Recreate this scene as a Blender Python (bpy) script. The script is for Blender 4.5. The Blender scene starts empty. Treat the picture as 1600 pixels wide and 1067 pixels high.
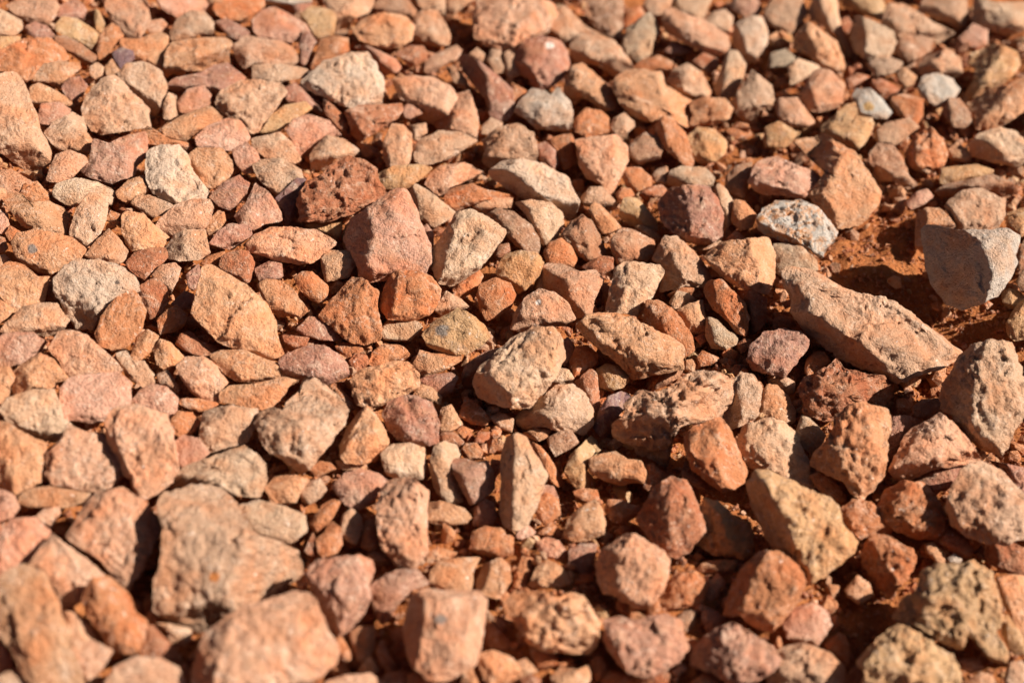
import bpy, math, random
import numpy as np
from mathutils import Vector, Matrix

# ------------------------------------------------------------------ camera, sky, sun, exposure
scene = bpy.context.scene
W, H = 1600.0, 1067.0
PITCH = math.radians(36.0)
DIST = 1.20
LENS = 60.0
cam_pos = np.array([0.0, -DIST * math.cos(PITCH), DIST * math.sin(PITCH)])
fwd = np.array([0.0, math.cos(PITCH), -math.sin(PITCH)])
right = np.array([1.0, 0.0, 0.0])
upv = np.cross(right, fwd)
cam_data = bpy.data.cameras.new("camera")
cam_data.lens = LENS
cam_data.sensor_width = 36.0
cam_data.clip_start = 0.01
cam_data.clip_end = 200.0
cam_data.dof.use_dof = True
cam_data.dof.focus_distance = 1.215
cam_data.dof.aperture_fstop = 4.8
cam = bpy.data.objects.new("camera", cam_data)
cam.location = cam_pos
cam.rotation_euler = (math.pi / 2 - PITCH, 0, 0)
scene.collection.objects.link(cam)
scene.camera = cam

SUN_EL, SUN_BACK = math.radians(36.5), math.radians(3.0)   # from the right
sun_dir = np.array([math.cos(SUN_EL) * math.cos(SUN_BACK), -math.cos(SUN_EL) * math.sin(SUN_BACK), math.sin(SUN_EL)])
world = bpy.data.worlds.new("World")
scene.world = world
world.use_nodes = True
wn = world.node_tree
wn.nodes.clear()
sky = wn.nodes.new("ShaderNodeTexSky")
sky.sky_type = 'NISHITA'
sky.sun_disc = False
sky.altitude = 1500.0
sky.air_density = 0.22
sky.dust_density = 3.5
sky.ozone_density = 0.6
sky.sun_elevation = SUN_EL
sky.sun_rotation = math.atan2(sun_dir[0], sun_dir[1])
bg = wn.nodes.new("ShaderNodeBackground")
bg.inputs["Strength"].default_value = 0.05
wo = wn.nodes.new("ShaderNodeOutputWorld")
wn.links.new(sky.outputs[0], bg.inputs[0])
wn.links.new(bg.outputs[0], wo.inputs[0])
sun_data = bpy.data.lights.new("sun", 'SUN')
sun_data.energy = 5.0
sun_data.angle = math.radians(0.53)
sun_data.color = (1.0, 0.92, 0.83)
sun = bpy.data.objects.new("sun", sun_data)
sun.rotation_euler = Vector(sun_dir).to_track_quat('Z', 'Y').to_euler()
sun.location = (2, -1, 2)
scene.collection.objects.link(sun)
scene.view_settings.view_transform = 'Standard'
scene.view_settings.look = 'None'
scene.view_settings.gamma = 1.0
scene.view_settings.use_curve_mapping = False
scene.view_settings.exposure = 0.76
scene.cycles.max_bounces = 5
scene.cycles.diffuse_bounces = 3

# ------------------------------------------------------------------ numbers: noise, rays, terrain
rng0 = np.random.RandomState(7)
PERM = np.arange(256); rng0.shuffle(PERM); PERM = np.concatenate([PERM, PERM, PERM])
GRAD = rng0.normal(size=(256, 3)); GRAD /= np.linalg.norm(GRAD, axis=1)[:, None]
def noise(p):
    pi = np.floor(p).astype(np.int64); pf = p - pi; pi &= 255
    f = pf * pf * pf * (pf * (pf * 6 - 15) + 10)
    out = 0.0
    for dx in (0, 1):
        wx = f[:, 0] if dx else 1 - f[:, 0]
        hx = PERM[(pi[:, 0] + dx) & 255]
        for dy in (0, 1):
            wy = f[:, 1] if dy else 1 - f[:, 1]
            hy = PERM[hx + ((pi[:, 1] + dy) & 255)]
            for dz in (0, 1):
                wz = f[:, 2] if dz else 1 - f[:, 2]
                g = GRAD[PERM[hy + ((pi[:, 2] + dz) & 255)]]
                d = g[:, 0] * (pf[:, 0] - dx) + g[:, 1] * (pf[:, 1] - dy) + g[:, 2] * (pf[:, 2] - dz)
                out = out + wx * wy * wz * d
    return out * 1.6
def fbm(p, octaves=3, gain=0.5, ridged=False):
    a, s, tot = 1.0, 1.0, 0.0
    for k in range(octaves):
        v = noise(p * s + 17.3 * k)
        if ridged: v = 0.5 - np.abs(v) * 1.6
        tot = tot + a * v; a *= gain; s *= 2.07
    return tot

FPX = LENS / 36.0 * W
def ray(px, py):
    px = np.asarray(px, float); py = np.asarray(py, float)
    d = fwd[None] + ((px - W / 2) / FPX)[..., None] * right[None] - ((py - H / 2) / FPX)[..., None] * upv[None]
    return d            # not normalised: unit depth along the view axis
def to_pixel(p):
    r = p - cam_pos
    z = r @ fwd
    return np.stack([W / 2 + FPX * (r @ right) / z, H / 2 - FPX * (r @ upv) / z], -1), z
def flat_hit(px, py):
    d = ray(np.array([px]), np.array([py]))[0]
    return cam_pos - d * cam_pos[2] / d[2]
HOLLOWS = [(flat_hit(1400, 425), 0.055, 0.022), (flat_hit(1340, 985), 0.035, 0.016), (flat_hit(1560, 505), 0.05, 0.018),
           (flat_hit(1140, 545), 0.035, 0.008), (flat_hit(560, 545), 0.03, 0.006), (flat_hit(770, 905), 0.03, 0.008)]
SOIL_BANKS = [(flat_hit(*q), r, h) for q, r, h in (((565, 545), 0.035, 0.014), ((1135, 545), 0.035, 0.014), ((700, 845), 0.03, 0.012), ((960, 890), 0.05, 0.012),
              ((1260, 935), 0.045, 0.016), ((470, 765), 0.03, 0.012), ((1330, 380), 0.05, 0.008), ((1420, 470), 0.05, 0.004), ((780, 990), 0.03, 0.012), ((1080, 860), 0.03, 0.01), ((1040, 960), 0.03, 0.012), ((640, 905), 0.025, 0.012), ((830, 870), 0.03, 0.012), ((880, 960), 0.03, 0.010), ((1190, 600), 0.03, 0.012), ((1000, 660), 0.025, 0.012), ((1300, 610), 0.03, 0.010), ((1480, 700), 0.03, 0.010), ((760, 640), 0.03, 0.012), ((1200, 880), 0.03, 0.012))]
def surf(x, y):
    """mean surface of the gravel bed: it climbs towards the left"""
    z = 0.20 * (np.sqrt((x - 0.06) ** 2 + 0.02) - (x - 0.06)) * 0.5 - 0.20 * 0.5 * (math.sqrt(0.06 ** 2 + 0.02) + 0.06)
    z = np.clip(z, -1, 0.25)
    for c, r, h in HOLLOWS:
        z = z - h * np.exp(-((x - c[0]) ** 2 + (y - c[1]) ** 2) / (r * r))
    return z
def place(px, py, dz):
    d = ray(np.array([px]), np.array([py]))[0]
    t = -cam_pos[2] / d[2]
    for _ in range(30):
        p = cam_pos + d * t
        t = (float(surf(p[0], p[1])) + dz - cam_pos[2]) / d[2] * 0.6 + t * 0.4
    return cam_pos + d * t, t

# ------------------------------------------------------------------ materials
PALETTE = {  # code: (colour, word)
 'T': ((0.489, 0.291, 0.180), 'tan'), 'S': ((0.525, 0.341, 0.217), 'sandy'), 'L': ((0.530, 0.372, 0.263), 'pale cream'),
 'K': ((0.525, 0.280, 0.169), 'pinkish tan'), 'P': ((0.536, 0.278, 0.185), 'pink'), 'O': ((0.451, 0.175, 0.073), 'orange'),
 'G': ((0.510, 0.258, 0.133), 'orange tan'), 'R': ((0.361, 0.138, 0.067), 'rust'), 'M': ((0.359, 0.175, 0.119), 'mauve'),
 'Q': ((0.436, 0.220, 0.143), 'dusky pink'), 'B': ((0.359, 0.193, 0.114), 'brown'), 'C': ((0.490, 0.286, 0.141), 'ochre'),
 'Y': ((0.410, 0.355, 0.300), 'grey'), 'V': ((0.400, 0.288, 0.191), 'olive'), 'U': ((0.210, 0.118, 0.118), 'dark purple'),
 'W': ((0.520, 0.344, 0.236), 'speckled'), 'I': ((0.460, 0.375, 0.300), 'pale grey')}
class Nodes:
    def __init__(self, mat):
        mat.use_nodes = True
        self.t = mat.node_tree; self.t.nodes.clear()
    def __call__(self, kind, **inp):
        n = self.t.nodes.new("ShaderNode" + kind)
        for k, v in inp.items():
            if k in ('data_type', 'blend_type', 'operation', 'noise_type', 'feature', 'attribute_type', 'attribute_name', 'clamp', 'distance'):
                if k == 'distance': n.inputs['Distance'].default_value = v
                else: setattr(n, k, v)
            else:
                key = int(k[1:]) if k[0] == '_' and k[1:].isdigit() else k.replace('_', ' ')
                if hasattr(v, 'is_output'): self.t.links.new(v, n.inputs[key])
                else: n.inputs[key].default_value = v
        return n
    def mix(self, fac, a, b, mode='MIX'):
        n = self.t.nodes.new("ShaderNodeMix"); n.data_type = 'RGBA'; n.blend_type = mode
        for i, v in ((0, fac), (6, a), (7, b)):
            if hasattr(v, 'is_output'): self.t.links.new(v, n.inputs[i])
            else: n.inputs[i].default_value = v if i == 0 else (*v, 1.0)
        return n.outputs[2]
    def ramp(self, v, lo, hi, a=0.0, b=1.0):
        n = self.t.nodes.new("ShaderNodeMapRange"); n.clamp = True
        self.t.links.new(v, n.inputs[0])
        for i, q in ((1, lo), (2, hi), (3, a), (4, b)): n.inputs[i].default_value = q
        return n.outputs[0]
def stone_material(name, per_object, speckled=False, bump=1.0, spot=None):
    m = bpy.data.materials.new(name); N = Nodes(m)
    tc = N('TexCoord')
    if per_object:
        oi = N('ObjectInfo'); base = oi.outputs['Color']
        off = N('VectorMath', operation='ADD', _0=tc.outputs['Object'])
        rnd = N('Math', operation='MULTIPLY', _0=oi.outputs['Random'], _1=37.0)
        N.t.links.new(rnd.outputs[0], off.inputs[1]); co = off.outputs[0]
    else:
        at = N('Attribute', attribute_type='GEOMETRY', attribute_name='col'); base = at.outputs['Color']
        co = tc.outputs['Object']
    big = N('TexNoise', Vector=co, Scale=38.0, Detail=3.0, Roughness=0.6).outputs[0]
    mid = N('TexNoise', Vector=co, Scale=120.0, Detail=4.0, Roughness=0.65, Distortion=0.4).outputs[0]
    fine = N('TexNoise', Vector=co, Scale=480.0, Detail=3.0, Roughness=0.7).outputs[0]
    grain = N('TexVoronoi', Vector=co, Scale=900.0).outputs['Distance']
    pits = N('TexVoronoi', Vector=co, Scale=300.0, Randomness=1.0).outputs['Distance']
    lite = N('TexNoise', Vector=co, Scale=75.0, Detail=5.0, Roughness=0.7, Distortion=0.8).outputs[0]
    c = base
    warm = N.mix(1.0, c, (1.12, 0.80, 0.60), 'MULTIPLY')
    c = N.mix(N.ramp(big, 0.46, 0.66, 0, 0.75), c, warm)
    cool = N.mix(0.45, c, (0.56, 0.37, 0.225))
    c = N.mix(N.ramp(mid, 0.50, 0.68, 0, 0.65), c, cool)
    pale = N.mix(0.6, c, (0.76, 0.58, 0.43))
    c = N.mix(N.ramp(lite, 0.55, 0.70, 0, 0.75), c, pale)
    vn = N('TexNoise', Vector=co, Scale=60.0, Detail=4.0, Roughness=0.5, Distortion=1.4).outputs[0]
    ve = N('Math', operation='ABSOLUTE', _0=N('Math', operation='SUBTRACT', _0=vn, _1=0.5).outputs[0]).outputs[0]
    vmask = N('Math', operation='MULTIPLY', _0=N.ramp(ve, 0.0, 0.012, 0.55, 0.0), _1=N.ramp(big, 0.42, 0.6, 1.0, 0.0)).outputs[0]
    c = N.mix(vmask, c, (0.74, 0.58, 0.46))
    stain = N('TexNoise', Vector=co, Scale=24.0, Detail=6.0, Roughness=0.68, Distortion=0.6).outputs[0]
    c = N.mix(N.ramp(stain, 0.52, 0.68, 0, 0.5), c, (0.40, 0.165, 0.068))
    dark = N.mix(1.0, c, (0.55, 0.45, 0.40), 'MULTIPLY')
    c = N.mix(N.ramp(fine, 0.30, 0.44, 0.7, 0.0), c, dark)
    spk = N('TexNoise', Vector=co, Scale=260.0, Detail=2.0, Roughness=0.5).outputs[0]
    c = N.mix(N.ramp(spk, 0.70, 0.76, 0, 0.6), c, (0.80, 0.68, 0.58))
    c = N.mix(N.ramp(spk, 0.22, 0.27, 0.4, 0.0), c, (0.12, 0.075, 0.06))
    if speckled:
        sp = N('TexNoise', Vector=co, Scale=110.0, Detail=6.0, Roughness=0.7, Distortion=1.0).outputs[0]
        c = N.mix(N.ramp(sp, 0.49, 0.54, 0, 1), c, (0.47, 0.41, 0.35))
        c = N.mix(N.ramp(sp, 0.40, 0.43, 0.9, 0), c, (0.40, 0.16, 0.05))
        c = N.mix(N.ramp(mid, 0.34, 0.38, 0.9, 0), c, (0.10, 0.09, 0.09))
    if spot:                                        # a mineral patch at one place; on one stone a pit's shade painted dark
        dv = N('VectorMath', operation='DISTANCE', _0=tc.outputs['Object'], _1=spot[0])
        wv = N('Math', operation='MULTIPLY_ADD', _0=N('TexNoise', Vector=co, Scale=300.0, Detail=3.0).outputs[0], _1=spot[1] * 1.1, _2=dv.outputs['Value']).outputs[0]
        c = N.mix(N.ramp(wv, spot[1] * 1.25, spot[1] * 1.65, 0.9, 0.0), c, spot[2])
    h1 = N('Math', operation='MULTIPLY', _0=mid, _1=0.32).outputs[0]
    h2 = N('Math', operation='MULTIPLY_ADD', _0=fine, _1=1.0, _2=h1).outputs[0]
    pm = N('Math', operation='MULTIPLY', _0=N.ramp(pits, 0.05, 0.32, -0.16, 0.0), _1=N.ramp(big, 0.40, 0.6, 0.1, 1.0)).outputs[0]
    h3 = N('Math', operation='ADD', _0=h2, _1=pm).outputs[0]
    h4 = N('Math', operation='MULTIPLY_ADD', _0=grain, _1=0.10, _2=h3).outputs[0]
    bp = N('Bump', Strength=0.9 * bump, distance=0.0030, Height=h4)
    if per_object:                                  # some stones are smooth broken faces, others gritty
        rr = N('Math', operation='FRACT', _0=N('Math', operation='MULTIPLY', _0=oi.outputs['Random'], _1=7.31).outputs[0]).outputs[0]
        N.t.links.new(N.ramp(rr, 0.0, 1.0, 0.75, 1.0), bp.inputs['Strength'])
    bs = N('BsdfPrincipled', Base_Color=c, Roughness=0.82, Normal=bp.outputs[0])
    bs.inputs['Specular IOR Level'].default_value = 0.28
    N.t.links.new(bs.outputs[0], N('OutputMaterial').inputs[0])
    return m
M_STONE = stone_material("stone_surface", True)
M_CRUST = stone_material("speckled_crust", True, speckled=True)
M_SMALL = stone_material("small_stone_surface", False)
def soil_material():
    m = bpy.data.materials.new("red_soil"); N = Nodes(m)
    co = N('TexCoord').outputs['Object']
    a = N('TexNoise', Vector=co, Scale=30.0, Detail=8.0, Roughness=0.7).outputs[0]
    b = N('TexNoise', Vector=co, Scale=260.0, Detail=6.0, Roughness=0.7).outputs[0]
    v = N('TexVoronoi', Vector=co, Scale=330.0).outputs['Distance']
    c = N.mix(N.ramp(a, 0.35, 0.65), (0.31, 0.098, 0.031), (0.45, 0.165, 0.056))
    c = N.mix(N.ramp(b, 0.52, 0.72, 0, 0.8), c, (0.52, 0.24, 0.10))
    c = N.mix(N.ramp(b, 0.30, 0.42, 0.7, 0), c, (0.19, 0.062, 0.025))
    h = N('Math', operation='MULTIPLY_ADD', _0=v, _1=-0.5, _2=b).outputs[0]
    bp = N('Bump', Strength=1.0, distance=0.003, Height=h)
    bs = N('BsdfPrincipled', Base_Color=c, Roughness=0.95, Normal=bp.outputs[0])
    bs.inputs['Specular IOR Level'].default_value = 0.1
    N.t.links.new(bs.outputs[0], N('OutputMaterial').inputs[0])
    return m
M_SOIL = soil_material()

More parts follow.
